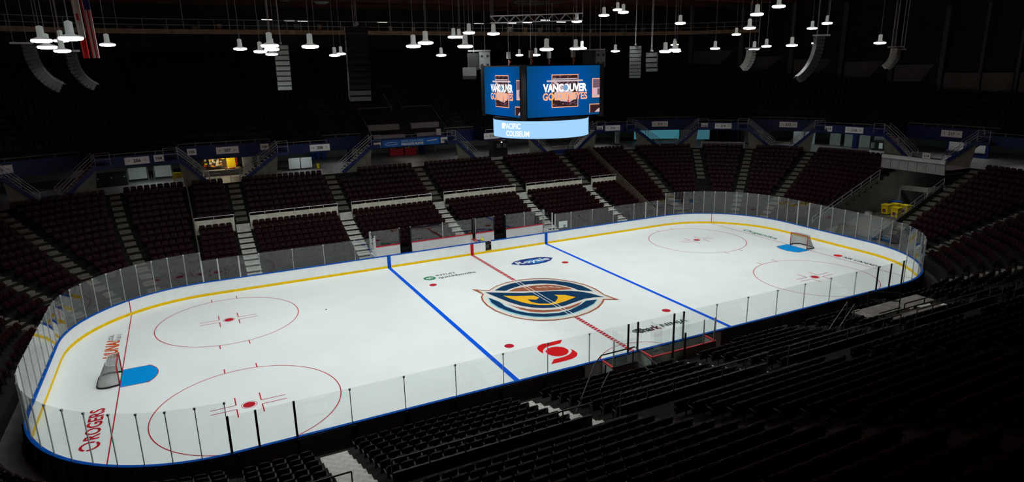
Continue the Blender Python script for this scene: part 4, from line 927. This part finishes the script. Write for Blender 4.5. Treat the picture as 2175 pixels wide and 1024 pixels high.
b = B(); b.bar((45.0, 2.45, 3.5), (45.6, -.1, 3.5), .12, .5); b.build('header', GREYP, t); b = B(); b.bar((45.6, -.1, 3.5), (48.0, -.6, 3.6), .12, .5); b.build('header', GREYP, t)
for x, y in ((45.0, 2.4), (45.6, -.1), (46.6, -.3), (48.0, -.6)): b = B(); b.bar((x, y, zr), (x, y, 3.5), .12); b.build('post', RAIL, t)
b = B(); b.box((47.0, -1.6, 2.9), (2.5, .1, 2.0)); b.build('side_screen', GREYP, t)
# ================================================================== press tables in the upper stand
PRT = mat('press_cloth', (.30, .33, .33), .8)
pr = thing('press_area', PQ(.8, 18, 9.0), 'railed press area with grey tables above the blue banner', 'press area')
for j, (s_, z) in enumerate(((18.2, 9.35), (20.2, 10.35), (22.2, 11.3))):
    for q0, q1 in ((-3.5, .1), (1.5, 4.9)):
        if j < 2:
            ring(B(), q0, q1, rect(s_, s_+.75, z+.15, z+.2)).build('table_top', PRT, pr); ring(B(), q0, q1, rect(s_, s_+.05, z-.75, z+.15)).build('table_front', PRT, pr)
        ring(B(), q0-.2, q1+.2, rect(s_-.3, s_+2.0, z-1.2, z-.75)).build('deck', CONC, pr)
for q in (-3.75, 5.15):
    b = B(); b.tube([PQ(q, 17.8, 9.6), PQ(q, 23.2, 12.3)], .04, 6); b.build('side_rail', RAIL, pr)
for q0, q1 in ((-3.75, .1), (1.5, 5.15)):
    b = B(); b.tube([PQ(q0, 23.2, 12.3), PQ(q1, 23.2, 12.3)], .04, 6); b.build('back_rail', RAIL, pr)
b = B()
for q in (.1, 1.5): b.tube([PQ(q, 22.8, 12.1), PQ(q, 27.3, 14.6)], .04, 6)
b.tube([PQ(.1, 27.3, 14.6), PQ(1.5, 27.3, 14.6)], .04, 6); b.build('stair_rail', RAIL, pr)
b = B(); ring(b, .15, .28, rect(23.2, 24.6, 11.3, 12.6)); b.build('stair_side', GREYP, pr)
t = thing('monitor_box', PQ(4.2, 17.95, 9.0), 'white box and black camera at the front of the press area', 'equipment'); qbox('case', WPLAS, t, 3.95, 17.95, 9.2, .55, .3, .75); qbox('camera', DARK, t, 4.6, 17.95, 9.35, .35, .35, .5)
# ================================================================== shell: outer wall, columns, roof
b = B(); Q = [QA+(QB-QA)*k/140 for k in range(141)]
for a, c in zip(Q[:-1], Q[1:]):
    za, zc_ = [UZ0+UDZ*int((smax(x)-US0)/UDS) for x in (a, c)]
    b.add([PQ(a, smax(a)+.7, za-1), PQ(c, smax(c)+.7, zc_-1), PQ(c, smax(c)+2.2, 24.6), PQ(a, smax(a)+2.2, 24.6)], [(0, 1, 2, 3)])
shell = tag(b.build('wall_outer', OWALL), kind='structure')
b = B(); Q2 = [QB+(TOT+QA-QB)*k/40 for k in range(41)]
for a, c in zip(Q2[:-1], Q2[1:]): b.add([PQ(a, 38, 5), PQ(c, 38, 5), PQ(c, 38, 24.6), PQ(a, 38, 24.6)], [(0, 1, 2, 3)])
tag(b.build('wall_near', BLACK), kind='structure')
b = B(); b.flat([(78*math.cos(2*math.pi*k/48), 78*math.sin(2*math.pi*k/48)) for k in range(48)], 24.6)
tag(b.build('ceiling', ROOF), kind='structure')
for k in range(9):
    q = 35+3.6*k; zt = UZ0+UDZ*int((smax(q)-US0)/UDS); ring(B(), q+.2, q+3.2, rect(smax(q)+.30, smax(q)+.42, zt+.35, zt+2.3)).build('wall_panel', PANELW, shell)
    ring(B(), q-.2, q+.1, rect(smax(q)+.15, smax(q)+.45, zt-.2, zt+9.5)).build('column', mat('column_dark', (.06, .058, .05), .8), shell)
# roof girders
for k in range(7):
    y = 16+7*k; b = B(); b.box((0, y, 24.2), (110, .25, .55)); tag(b.build('trim_%d' % (40+k), mat('girder_rust', (.07, .022, .012), .8, 0, .4, 1)), kind='structure')
# ================================================================== catwalk
cw = thing('catwalk', PQ(0, 23, 20.5), 'dark lighting catwalk with pipe rails under the roof along the far side', 'catwalk')
ring(B(), -46, 40, rect(22.5, 23.6, 20.45, 20.72)).build('deck', BEAM, cw)
ring(B(), -46, 40, rect(22.4, 22.5, 20.35, 20.8)).build('edge_beam', BEAM, cw)
for s_ in (22.5, 23.6):
    b = B()
    for h in (.5, 1.05): b.tube([PQ(q, s_, 20.7+h) for q in qs(-46, 40, 2)], .03, 5)
    b.build('rail', DARK if s_ > 23 else mat('catwalk_rail', (.28, .28, .26), .6, .3), cw)
for k in range(62):
    q = -46+86*k/61; b = B(); b.bar(PQ(q, 22.5, 20.45), PQ(q, 22.5, 24.6 if k % 3 == 0 else 21.75), .055); b.build('hanger', MATS['catwalk_rail'], cw)
random.seed(5)
for k in range(26):
    q = -30+2.5*k+random.random(); h = .3+.4*random.random(); b = B(); b.box(PQ(q, 23.0, 20.75+h/2), (.35+.3*random.random(), .4, h)); b.build('equipment_case', random.choice((DARK, SPK, MATS['catwalk_rail'], BEAM)), cw)
tb = [(-17.21, 52.18, 23.23), (-15.31, 51.21, 23.19), (-13.47, 50.23, 22.99), (-10.97, 48.91, 22.77), (-8.51, 47.63, 22.61), (-7.07, 46.88, 22.52), (1.62, 42.42, 22.17), (12.18, 37.02, 21.84), (15.79, 35.2, 21.83), (17.5, 34.35, 21.85), (19.5, 33.42, 22.09), (21.22, 32.48, 21.83)]
for k, p in enumerate(tb):
    t = thing('tube_light', p, '%s tube light above the catwalk, counted from the left' % ORD[k], 'lamp', 'catwalk tube lights')
    b = B(); b.box((p[0], p[1], p[2]+.08), (1.3, .2, .1)); b.build('housing', RAIL, t); b = B(); b.box(p, (1.2, .12, .07)); b.build('tube', emis('tube_white', (1, .97, .9), 3.5 if k in (0, 1, 2, 3, 7, 10) else 1.6), t)
    b = B(); b.bar((p[0], p[1], p[2]+.12), (p[0], p[1], 24.6), .03); b.build('hanger', DARK, t)
# ================================================================== centre-hung scoreboard
sb = thing('scoreboard', (0, 0, 13.0), 'centre hung scoreboard with four blue video screens and a pale blue ring display', 'scoreboard')
b = B(); b.box((0, 0, 14.95), (5.75, 5.75, 3.35)); b.build('core', BLACK, sb)
for sx in (-1, 1):
    for sy in (-1, 1): b = B(); b.box((sx*2.93, sy*2.93, 14.95), (.28, .28, 3.4)); b.build('corner_post', BLACK, sb)
SCRM = bpy.data.materials.new('screen_blue'); SCRM.use_nodes = True; nt = SCRM.node_tree; nt.nodes.clear()
tc = nt.nodes.new('ShaderNodeTexCoord'); gr = nt.nodes.new('ShaderNodeTexGradient'); gr.gradient_type = 'SPHERICAL'; mp = nt.nodes.new('ShaderNodeMapping'); mp.inputs['Scale'].default_value = (.28, .28, .28)
rp = nt.nodes.new('ShaderNodeValToRGB'); rp.color_ramp.elements[0].color = (.004, .07, .16, 1); rp.color_ramp.elements[1].color = (.0, .11, .50, 1); rp.color_ramp.elements[1].position = .75
em = nt.nodes.new('ShaderNodeEmission'); em.inputs[1].default_value = .75; ou = nt.nodes.new('ShaderNodeOutputMaterial')
nt.links.new(tc.outputs['Object'], mp.inputs[0]); nt.links.new(mp.outputs[0], gr.inputs[0]); nt.links.new(gr.outputs[0], rp.inputs[0]); nt.links.new(rp.outputs[0], em.inputs[0]); nt.links.new(em.outputs[0], ou.inputs[0])
SW = emis('screen_white', (1, .98, .97), 1.15); SO = emis('screen_orange', (1, .42, .22), 1.1); SDK = emis('screen_dark', (.06, .025, .03), .6); SPK_ = emis('screen_pink', (.8, .62, .66), .75); SRD = emis('screen_red', (.8, .05, .06), .8); SLB = emis('screen_ltblue', (.25, .45, .75), .8); SPU = emis('screen_plum', (.30, .16, .22), .6)
def face(fn):
    def quad(nm, x0, x1, y0, y1, d, m): b = B(); b.add([fn(x0, y0, d), fn(x1, y0, d), fn(x1, y1, d), fn(x0, y1, d)], [(0, 1, 2, 3)]); return b.build(nm, m, sb)
    o = bpy.data.objects.new('screen', None)
    b = B(); b.add([fn(-2.75, -1.58, .0), fn(2.75, -1.58, .0), fn(2.75, 1.58, .0), fn(-2.75, 1.58, .0)], [(0, 1, 2, 3)])
    c = fn(0, 0, 0); me_o = b.build('screen', SCRM, sb, off=c); me_o.location = c-OFF[sb]; OFF[me_o] = OFF[sb]
    quad('picture_frame', -.98, 1.02, -1.02, 1.05, .01, SO); quad('picture', -.93, .97, -.97, 1.0, .02, SDK)
    random.seed(9)
    b = B()
    for k in range(46):
        x = -.9+1.8*random.random(); y = (.45+.5*random.random()) if k < 26 else (-.9+.35*random.random()); w_ = .05+.16*random.random(); h = .03+.06*random.random()
        b.add([fn(x, y, .025), fn(min(.95, x+w_), y+.02, .025), fn(min(.95, x+w_), y+h, .025), fn(x, y+h, .025)], [(0, 1, 2, 3)])
    b.build('picture_crowd', SPU, sb)
    b = B(); b.add([fn(x, y, .03) for x, y in ((-.85, -.35), (-.3, -.62), (.35, -.7), (.9, -.45), (.9, -.25), (.2, .1), (-.3, .35), (-.85, .75), (-.9, .6), (-.4, .2), (-.8, -.1))], [tuple(range(11))]); b.build('picture_light', SPK_, sb, tri=True)
    quad('picture_figure', .18, .30, -.72, -.2, .035, SRD)
    quad('strip_caption', -1.35, 1.35, .60, .70, .036, emis('screen_cap', (.85, .72, .75), .7)); quad('strip_caption', -.9, .9, .74, .80, .036, emis('screen_cap', (.85, .72, .75), .7))
    text('screen_lettering', 'VANCOUVER', .6, lambda x, y: fn(x+.02, y+.22, .045), SW, sb, bold=.03, fit=(3.3, .52))
    text('screen_lettering', 'GOLDENEYES', .6, lambda x, y: fn(x+.02, y-.32, .045), SO, sb, bold=.02, fit=(3.35, .48))
    b = B(); b.add([fn(.03+.19*math.cos(t), .22+.19*math.sin(t), .05) for t in [2*math.pi*k/20 for k in range(20)]], [tuple(range(20))]); b.build('round_badge', SLB, sb)
    quad('side_picture_frame', 2.1, 2.75, -.48, .75, .01, SO); quad('side_picture', 2.15, 2.75, -.43, .70, .02, SPK_); quad('side_picture_dark', 2.15, 2.75, .15, .70, .025, SPU); quad('side_figure', 2.5, 2.68, -.3, .1, .03, SPU)
    quad('side_picture_frame', 1.9, 2.75, -1.45, -.88, .01, SO); quad('side_picture', 1.95, 2.75, -1.45, -.93, .02, SDK)
    b = B(); b.add([fn(2.3, -1.42, .03), fn(2.75, -1.42, .03), fn(2.75, -1.12, .03), fn(2.5, -1.25, .03)], [(0, 1, 2, 3)]); b.build('side_light', SPK_, sb)
CZ = 14.96
face(lambda x, y, d: Vector((.1+x, -2.99-d, CZ+y)))
face(lambda x, y, d: Vector((-2.99-d, -.1-x*-1*-1, CZ+y)))
face(lambda x, y, d: Vector((2.99+d, x, CZ+y)))
face(lambda x, y, d: Vector((-x, 2.99+d, CZ+y)))
def cyl(rad, z0, z1, nm, m, n=48):
    b = B(); vs = [(rad*math.cos(2*math.pi*k/n), rad*math.sin(2*math.pi*k/n), z) for z in (z0, z1) for k in range(n)]
    b.add(vs, [(k, (k+1) % n, n+(k+1) % n, n+k) for k in range(n)]); return b.build(nm, m, sb, True)
RGM = emis('ring_pale', (.36, .64, 1.0), 1.05)
cyl(3.28, 12.0, 13.12, 'ring_display', RGM)
b = B(); b.lathe([(3.2, 11.97), (3.32, 11.97), (3.32, 12.0), (3.2, 12.0)], (0, 0, 0), 48); b.build('ring_lip', DARK, sb)
b = B(); b.lathe([(.05, 13.05), (3.25, 13.05), (3.25, 13.3), (.05, 13.3)], (0, 0, 0), 40); b.build('ring_lid', BLACK, sb)
b = B(); b.lathe([(.05, 12.02), (3.2, 12.02), (3.2, 12.06), (.05, 12.06)], (0, 0, 0), 40); b.build('ring_base', BLACK, sb)
A0 = math.atan2(CP.y, CP.x)
def onring_(x, y): a = A0-.58+x/3.3; return Vector((3.31*math.cos(a), 3.31*math.sin(a), 12.55+y))
SWB = emis('ring_white', (1, 1, 1), 1.25)
text('ring_lettering', 'PACIFIC', .5, lambda x, y: onring_(x-.12, y+.24), SWB, sb, bold=.008, fit=(1.35, .36))
text('ring_lettering', 'COLISEUM', .5, lambda x, y: onring_(x+.28, y-.24), SWB, sb, bold=.008, fit=(1.75, .36))
b = B()
for k in range(3): b.add([onring_(-1.02+.09*k, .06), onring_(-.94+.09*k, .06), onring_(-.94+.09*k, .42), onring_(-1.02+.09*k, .42)], [(0, 1, 2, 3)])
b.build('ring_emblem', SWB, sb)
for x, y in ((-1.6, -1.6), (1.6, -1.6), (-1.6, 1.6), (1.6, 1.6)):
    b = B(); b.bar((x, y, 16.6), (x, y, 24.6), .03); b.build('hoist_cable', RAIL, sb); b = B(); b.box((x, y, 17.3), (.22, .22, .45)); b.build('hoist', RAIL, sb); b = B(); b.tube([(x, y, 17.05), (x+.12, y, 16.85), (x, y, 16.65)], .03, 5); b.build('hoist_hook', mat('hook_red', (.5, .05, .04), .5), sb)
# truss above the scoreboard
tr = thing('box_truss', (3, 5.8, 20.1), 'aluminium box truss hung above the scoreboard', 'truss')
pa, pc = Vector((.33, 7.76, 20.1)), Vector((5.82, 3.79, 20.1)); dd = (pc-pa).normalized(); nn = Vector((-dd.y, dd.x, 0))*.22; uu = Vector((0, 0, .25)); L = (pc-pa).length
pa = pa-dd*.3
for a_ in (-1, 1):
    for c_ in (-1, 1): b = B(); b.tube([pa+nn*a_+uu*c_, pc+nn*a_+uu*c_], .03, 6); b.build('chord', ALU, tr)
for k in range(14):
    p0 = pa+dd*L*k/14; p1 = pa+dd*L*(k+1)/14; sg = 1 if k % 2 else -1
    b = B()
    for a_ in (-1, 1): b.tube([p0+nn*a_-uu*sg, p1+nn*a_+uu*sg], .018, 4)
    b.build('lacing', ALU, tr)
for p in (pa, pc): b = B(); b.bar(p, Vector((p.x, p.y, 24.5)), .03); b.build('sling', RAIL, tr)
t = thing('roof_ring', (18.1, 32.4, 24.1), 'pale lattice ring fixed under the roof above the scoreboard', 'ring')
b = B(); b.tube([(18.1+3.1*math.cos(2*math.pi*k/40), 32.4+3.1*math.sin(2*math.pi*k/40), 24.15) for k in range(40)], .10, 6, True); b.build('rim', SPK, t, True)
for k in range(12): a_ = 2*math.pi*k/12; b = B(); b.tube([(18.1, 32.4, 24.3), (18.1+3.1*math.cos(a_), 32.4+3.1*math.sin(a_), 24.15)], .04, 5); b.build('spoke', SPK, t)
b = B(); b.tube([(18.1+1.6*math.cos(2*math.pi*k/30), 32.4+1.6*math.sin(2*math.pi*k/30), 24.2) for k in range(30)], .07, 6, True); b.build('inner_rim', SPK, t, True)
# ================================================================== loudspeakers
def line_array(top, face_deg, n, w_, h, d, tilt, label, m, mf, low=None, frame=True):
    g = thing('line_array', top, label, 'loudspeaker', 'hanging line array loudspeakers'); F = Vector((math.cos(math.radians(face_deg)), math.sin(math.radians(face_deg)), 0)); S = Vector((-F.y, F.x, 0)); p = Vector(top)
    if frame:
        b = B(); b.bar(p+F*.5+Vector((0, 0, .1)), p-F*.7+Vector((0, 0, .1)), .12); b.build('flying_frame', RAIL, g)
        for k in (-.4, .3): b = B(); b.bar(p+F*k+Vector((0, 0, .1)), Vector((p.x+F.x*k, p.y+F.y*k, 24.6)), .03); b.build('chain', RAIL, g)
    for k in range(n):
        a = math.radians(tilt)*(k/(n-1))**1.3
        f = F*math.cos(a)-Vector((0, 0, math.sin(a))); dn = -Vector((0, 0, math.cos(a)))-F*math.sin(a)
        c = p+dn*h/2; R = Matrix((S, f, -dn)).transposed()
        b = B(); b.box(c-f*d*.5, (w_, d, h*.86), R); cab = b.build('cabinet', m, g)
        b = B(); b.box(c+f*.012, (w_*.94, .025, h*.70), R); b.build('grille', (low if (low and k >= n-low[1]) else None) and low[0] or mf, cab)
        b = B(); b.bar(c-f*d*.85+S*w_*.5, c-f*d*.85+S*w_*.5+dn*h, .04); b.build('rigging', RAILD, cab)
        p = p+dn*h
    return g
LG = mat('speaker_lit', (.22, .235, .22), .6, 0, .15, 8)
line_array((-30.42, 11.07, 18.4), 200, 14, .9, .25, .75, 62, 'leftmost dark curved line array loudspeaker, almost black', SPKD, SPKD)
line_array((-27.68, 7.21, 17.8), 195, 12, .75, .21, .5, 58, 'curved line array loudspeaker left of the flags with pale rungs', SPKD, SPK)
line_array((-15.03, 11.41, 18.4), 265, 9, 1.0, .37, .55, 24, 'line array loudspeaker hanging left of centre with pale grilles', SPK, LG)
line_array((-14.03, -6.72, 18.55), 262, 12, 1.08, .305, .6, 18, 'large black line array loudspeaker hanging closest to the camera', SPKD, SPKD, (SPK, 2))
line_array((11.0, 4.06, 18.0), 232, 9, .9, .30, .5, 38, 'line array loudspeaker hanging right of the scoreboard', SPK, SPK)
line_array((12.1, 3.4, 17.5), 225, 4, .9, .42, .4, 40, 'short tilted loudspeaker array beside the one right of the scoreboard', SPKD, SPK)
line_array((17.81, -1.8, 17.5), 290, 8, .75, .22, .45, 48, 'short pale line array loudspeaker hanging below a lamp in the right half', LG, LG)
line_array((19.05, -6.83, 18.2), 330, 14, .7, .25, .5, 52, 'long thin dark line array loudspeaker in the right half', SPKD, SPK)
line_array((32.59, -3.43, 17.5), 315, 8, .65, .24, .4, 50, 'left one of the two rightmost small line array loudspeakers', LG, LG)
line_array((33.6, -3.05, 17.3), 315, 8, .65, .22, .4, 50, 'right one of the two rightmost small line array loudspeakers', SPK, SPK)
def box_cluster(c, rz, lab):
    g = thing('speaker_cluster', c, lab, 'loudspeaker', 'box loudspeaker clusters'); R = Matrix.Rotation(rz, 3, 'Z'); c = Vector(c)
    for k, (x, y, z) in enumerate(((.35, 0, 0), (-.45, .15, -.05), (-.75, 0, -.85))):
        o = c+R @ Vector((x, y, z)); R2 = R @ Matrix.Rotation(-.35 if k == 2 else 0, 3, 'X'); sz = (.95, .7, .62) if k == 2 else (.75, .6, 1.15)
        b = B(); b.box(o, sz, R2); cab = b.build('cabinet', SPK if k == 0 else SPKD, g)
        for (dx, dz) in ((-.2, .3), (.2, .3), (-.2, -.3), (.2, -.3)):
            if k == 2 and dz < 0: continue
            q = o+R2 @ Vector((dx, -sz[1]/2-.012, dz if k != 2 else 0)); b = B(); vs = [q+R2 @ Vector((.1*math.cos(t), 0, .1*math.sin(t))) for t in [2*math.pi*j/12 for j in range(12)]]; b.add(vs, [tuple(range(12))]); b.build('driver', BLACK, cab)
    for x in (-.4, .4): b = B(); p = c+R @ Vector((x, 0, .55)); b.bar(p, Vector((p.x, p.y, 24.6)), .03); b.build('chain', RAIL, g)
    b = B(); b.box(c+Vector((0, 0, .68)), (1.6, .1, .1), R); b.build('flying_bar', RAIL, g)
box_cluster((-2.75, 3.9, 17.0), -.35, 'grey box loudspeaker cluster above the left corner of the scoreboard')
box_cluster((6.15, 2.6, 17.0), -.25, 'grey box loudspeaker cluster above the right corner of the scoreboard')
# ================================================================== flags
def flag(x, y, z0, L, W, lab, kind):
    g = thing('hanging_flag', (x, y, z0+L), lab, 'flag', 'hanging flags'); N = 14; K = 12
    ax = Vector((.86, -.5, 0))
    def pt(a, v):
        fold = .10*math.sin(a*math.pi*3.2+(.6 if kind == 'c' else 0)); return Vector((x, y, 0))+ax*((a-.5)*W*(1-.25*v)+.12*v)+Vector((ax.y*-1, ax.x, 0))*fold+Vector((0, 0, z0+L*(1-v)))
    cells = {}
    for i in range(N):
        for j in range(K*2):
            a = (i+.5)/N; v = (j+.5)/(K*2)
            if kind == 'c': m = 'r' if v < .25 or v > .75 else ('r' if (abs(a-.5) < .10 and .455 < v < .545) else 'w')
            else: m = 'b' if (v < .4 and a > .45) else ('r' if i % 2 == 0 else 'w')
            cells.setdefault(m, B()).add([pt(i/N, j/(K*2)), pt((i+1)/N, j/(K*2)), pt((i+1)/N, (j+1)/(K*2)), pt(i/N, (j+1)/(K*2))], [(0, 1, 2, 3)])
    for m, b in cells.items(): b.build({'r': 'red_cloth', 'w': 'white_cloth', 'b': 'blue_canton'}[m], {'r': mat('flag_red', (.52, .015, .02), .7), 'w': mat('flag_white', (.62, .64, .62), .7), 'b': mat('flag_blue', (.02, .03, .16), .7)}[m], g, True)
    b = B(); b.tube([pt(0, 0)+Vector((0, 0, .03)), pt(1, 0)+Vector((0, 0, .03))], .03, 6); b.build('flag_pole', RAIL, g)
    b = B(); b.bar(pt(.5, 0), Vector((x, y, 24.6)), .02); b.build('cord', RAIL, g)
flag(-25.85, -3.1, 17.25, 3.6, .50, 'red and white maple leaf flag hanging from the roof at upper left', 'c')
flag(-25.45, -3.35, 17.25, 3.6, .50, 'red and white striped flag with blue canton hanging beside the maple leaf flag', 'u')
# ================================================================== pendant lamps
LAMPS = [(-27.09, -5.0, 17.99), (-27.28, -2.36, 17.82), (-27.36, 3.09, 17.82), (-25.44, -10.64, 17.83), (-25.36, 4.87, 18.2), (-18.28, 6.0, 17.99), (-18.04, -6.06, 17.73), (-17.1, 0.6, 17.78), (-17.17, 5.38, 17.8), (-16.09, 8.61, 17.72), (-16.17, -5.99, 17.69), (-10.9, 12.99, 17.72), (-9.27, 18.06, 17.95), (-10.32, -4.18, 17.76), (-10.1, -5.55, 17.88), (-2.67, 11.61, 17.62), (-4.19, 5.07, 18.71), (-2.15, 8.96, 18.91), (-3.94, 2.86, 18.88), (-8.25, -6.54, 17.66), (-3.23, 0.48, 18.7), (10.89, 23.93, 17.84), (6.95, 13.2, 17.61), (-2.56, -5.3, 17.53), (7.47, 7.25, 20.07), (2.39, -0.66, 17.71), (9.05, 8.89, 18.02), (8.05, 4.26, 20.32), (15.32, 12.82, 17.88), (12.19, 8.24, 21.14), (9.41, 3.63, 20.52), (7.79, -3.46, 17.41), (8.9, -3.1, 17.52), (25.74, 16.7, 18.6), (20.47, 10.2, 17.76), (13.22, 1.45, 19.62), (19.14, 3.77, 17.81), (25.71, 8.0, 19.2), (13.1, -5.7, 18.84), (11.01, -8.25, 19.49), (19.97, 0.25, 17.64), (23.05, 1.84, 17.91), (12.3, -8.76, 19.95), (18.81, -4.43, 17.75), (35.51, 7.02, 18.37), (26.71, 0.41, 19.31), (25.51, -1.96, 19.55), (24.63, -7.34, 17.81)]
NPHOTO = len(LAMPS)
# the same lamps go on above the near side, over the photographer's head
LAMPS += [(-22, -12.5, 19.8), (-15.5, -13.0, 19.8), (-9, -13.0, 19.8), (-2.5, -13.0, 20.6), (4.0, -13.0, 21.5), (16.5, -11.0, 22.0), (-28.0, 9.0, 18.6), (-22.5, -2.0, 20.6)]
GLOW = emis('lamp_glow', (.95, 1.0, .98), 14.0)
HOUS = mat('lamp_housing', (.55, .58, .57), .45, .3, .08, 9, emit=(.8, 1, .95), es=.16)
hb = B(); hb.lathe([(.04, .56), (.13, .52), (.135, .16), (.15, .09), (.30, .04), (.375, .02), (.385, -.01), (.37, -.02)], (0, 0, 0), 18)
db = B(); db.lathe([(.39, -.015), (.40, -.06), (.36, -.11), (.2, -.135), (.02, -.14)], (0, 0, 0), 20)
hm = hb.build('housing', HOUS, None, True); dm = db.build('diffuser', GLOW, None, True); HM, DM = hm.data, dm.data; bpy.data.objects.remove(hm); bpy.data.objects.remove(dm)
SPL = bpy.data.lights.new('pendant_spot', 'SPOT'); SPL.energy = LAMP_W; SPL.spot_size = math.radians(SPOT_DEG); SPL.spot_blend = .5; SPL.shadow_soft_size = .38; SPL.color = (.94, 1.0, .985)
order = sorted(range(NPHOTO), key=lambda i: (proj(Vector(LAMPS[i])) or (0, 0, 0))[0])
rank = {i: k for k, i in enumerate(order)}
for i, p in enumerate(LAMPS):
    lab = '%s lit white pendant lamp from the left, hanging from the roof' % th(rank[i]+1) if i < NPHOTO else 'white pendant lamp out of the frame above the near side of the ice, %s one' % th(i-NPHOTO+1)
    g = thing('pendant_lamp', p, lab, 'lamp', 'pendant lamps over the ice')
    o = bpy.data.objects.new('housing', HM); COL.objects.link(o); o.parent = g
    o = bpy.data.objects.new('diffuser', DM); COL.objects.link(o); o.parent = g
    b = B(); b.tube([(p[0], p[1], p[2]+.48), (p[0], p[1], 24.6)], .014, 4); b.build('cable', RAIL, g)
    l = bpy.data.objects.new('lamp_light', SPL); COL.objects.link(l); l.parent = g; l.location = (0, 0, -.18)
for k, p in enumerate(((-9.75, 41.0), (-5.37, 43.13))):
    t = thing('ceiling_dome', (p[0], p[1], 24.5), '%s unlit white ceiling dome under the roof' % ('left', 'right')[k], 'lamp', 'unlit ceiling domes')
    b = B(); b.lathe([(.9, 24.55), (.85, 24.4), (.55, 24.25), (.1, 24.2)], (p[0], p[1], 0), 16); b.build('dome', WPLAS, t, True); b = B(); b.lathe([(.95, 24.5), (1.0, 24.58)], (p[0], p[1], 0), 16); b.build('rim', RAIL, t)
# ================================================================== near stand: platform, stair railings, scorers' frame
pf = thing('camera_platform', (14.6, -17.2, 1.6), 'grey camera platform deck with dark rails in the near stand at right', 'platform')
ZP = 2.2
for x0, x1 in ((11.55, 14.25), (14.3, 17.7)):
    b = B(); b.box(((x0+x1)/2, -17.2, ZP-.06), (x1-x0, 1.15, .1)); b.build('deck_board', PLY, pf)
b = B(); b.box((14.9, -18.05, ZP-.25), (5.6, .45, .06)); b.build('rear_deck', PLY, pf)
for x in (11.7, 13.0, 14.3, 16.0, 17.6):
    for y in (-16.7, -17.7): b = B(); b.bar((x, y, .8), (x, y, ZP-.1), .08); b.build('leg', DARK, pf)
for pts in ([(13.0, -16.62, ZP), (13.0, -16.62, ZP+1.0)], [(14.3, -17.72, ZP), (14.3, -17.72, ZP+1.0)], [(13.0, -16.62, ZP+1.0), (14.3, -17.72, ZP+1.0)], [(13.0, -16.62, ZP+.5), (14.3, -17.72, ZP+.5)], [(12.4, -17.8, ZP+.12), (14.3, -17.8, ZP+.12)], [(14.7, -17.8, ZP+.3), (17.6, -17.8, ZP+.3)], [(14.7, -17.8, ZP), (14.7, -17.8, ZP+.3)], [(16.6, -17.8, ZP), (16.6, -17.8, ZP+.3)]):
    b = B(); b.tube(pts, .035, 6); b.build('rail', BLACK, pf)
b = B(); b.bar((11.62, -16.7, ZP+.02), (12.2, -16.66, ZP+.02), .05); b.build('edge_strip', ALU, pf)
sr = thing('step_railing', (9.5, -17.4, 1.5), 'sloping dark handrails climbing to the camera platform', 'railing')
for dy in (0, -.45):
    b = B(); b.tube([(8.1, -17.8+dy, 2.2), (11.0, -16.7+dy, 2.95)], .03, 6); b.build('handrail', RAILD, sr)
    for k in (0, 1): b = B(); b.bar((8.1+2.9*k, -17.8+dy+1.1*k, 1.3+.4*k), (8.1+2.9*k, -17.8+dy+1.1*k, 2.2+.75*k), .045); b.build('rail_post', RAILD, sr)
fm = thing('scorers_frame', (-5.5, -17.5, 1.2), "black pipe railing frame behind the timekeeper's box", 'railing')
P0 = {'a': (-9.2, -18.9, 2.3), 'b': (-5.6, -15.7, 2.45), 'c': (-3.9, -16.1, 2.5), 'd': (-3.6, -17.4, 2.5), 'e': (-5.4, -19.5, 2.45)}
for pts in ([(-8.9, -18.7, 2.2), (-5.9, -15.7, 2.55)], [(-8.4, -18.8, 1.95), (-5.4, -16.2, 2.2)], [(-5.9, -15.7, 2.55), (-5.2, -15.2, 2.6), (-3.0, -15.0, 2.5)], [(-5.5, -16.0, 1.1), (-5.5, -16.0, 2.5)], [(-3.4, -15.4, 1.1), (-3.4, -15.4, 2.5)], [(-3.0, -15.1, 2.5), (-3.35, -17.2, 2.5)], [(-3.1, -15.3, 1.9), (-3.35, -17.2, 1.9)], [(-3.35, -17.2, 1.3), (-3.35, -17.2, 2.5)], [(-3.1, -15.6, 1.3), (-3.4, -17.3, 1.35)]):
    b = B(); b.tube(pts, .035, 6); b.build('pipe', DARK, fm)
# the screens' small printed shapes and lamp glow need no next-event sampling of their own (the lamps' spots carry the light)
for _n, _m in MATS.items():
    if _n.startswith('screen_') or _n in ('ring_white', 'tube_white', 'kiosk_lamp', 'lamp_glow'): _m.cycles.emission_sampling = 'NONE'
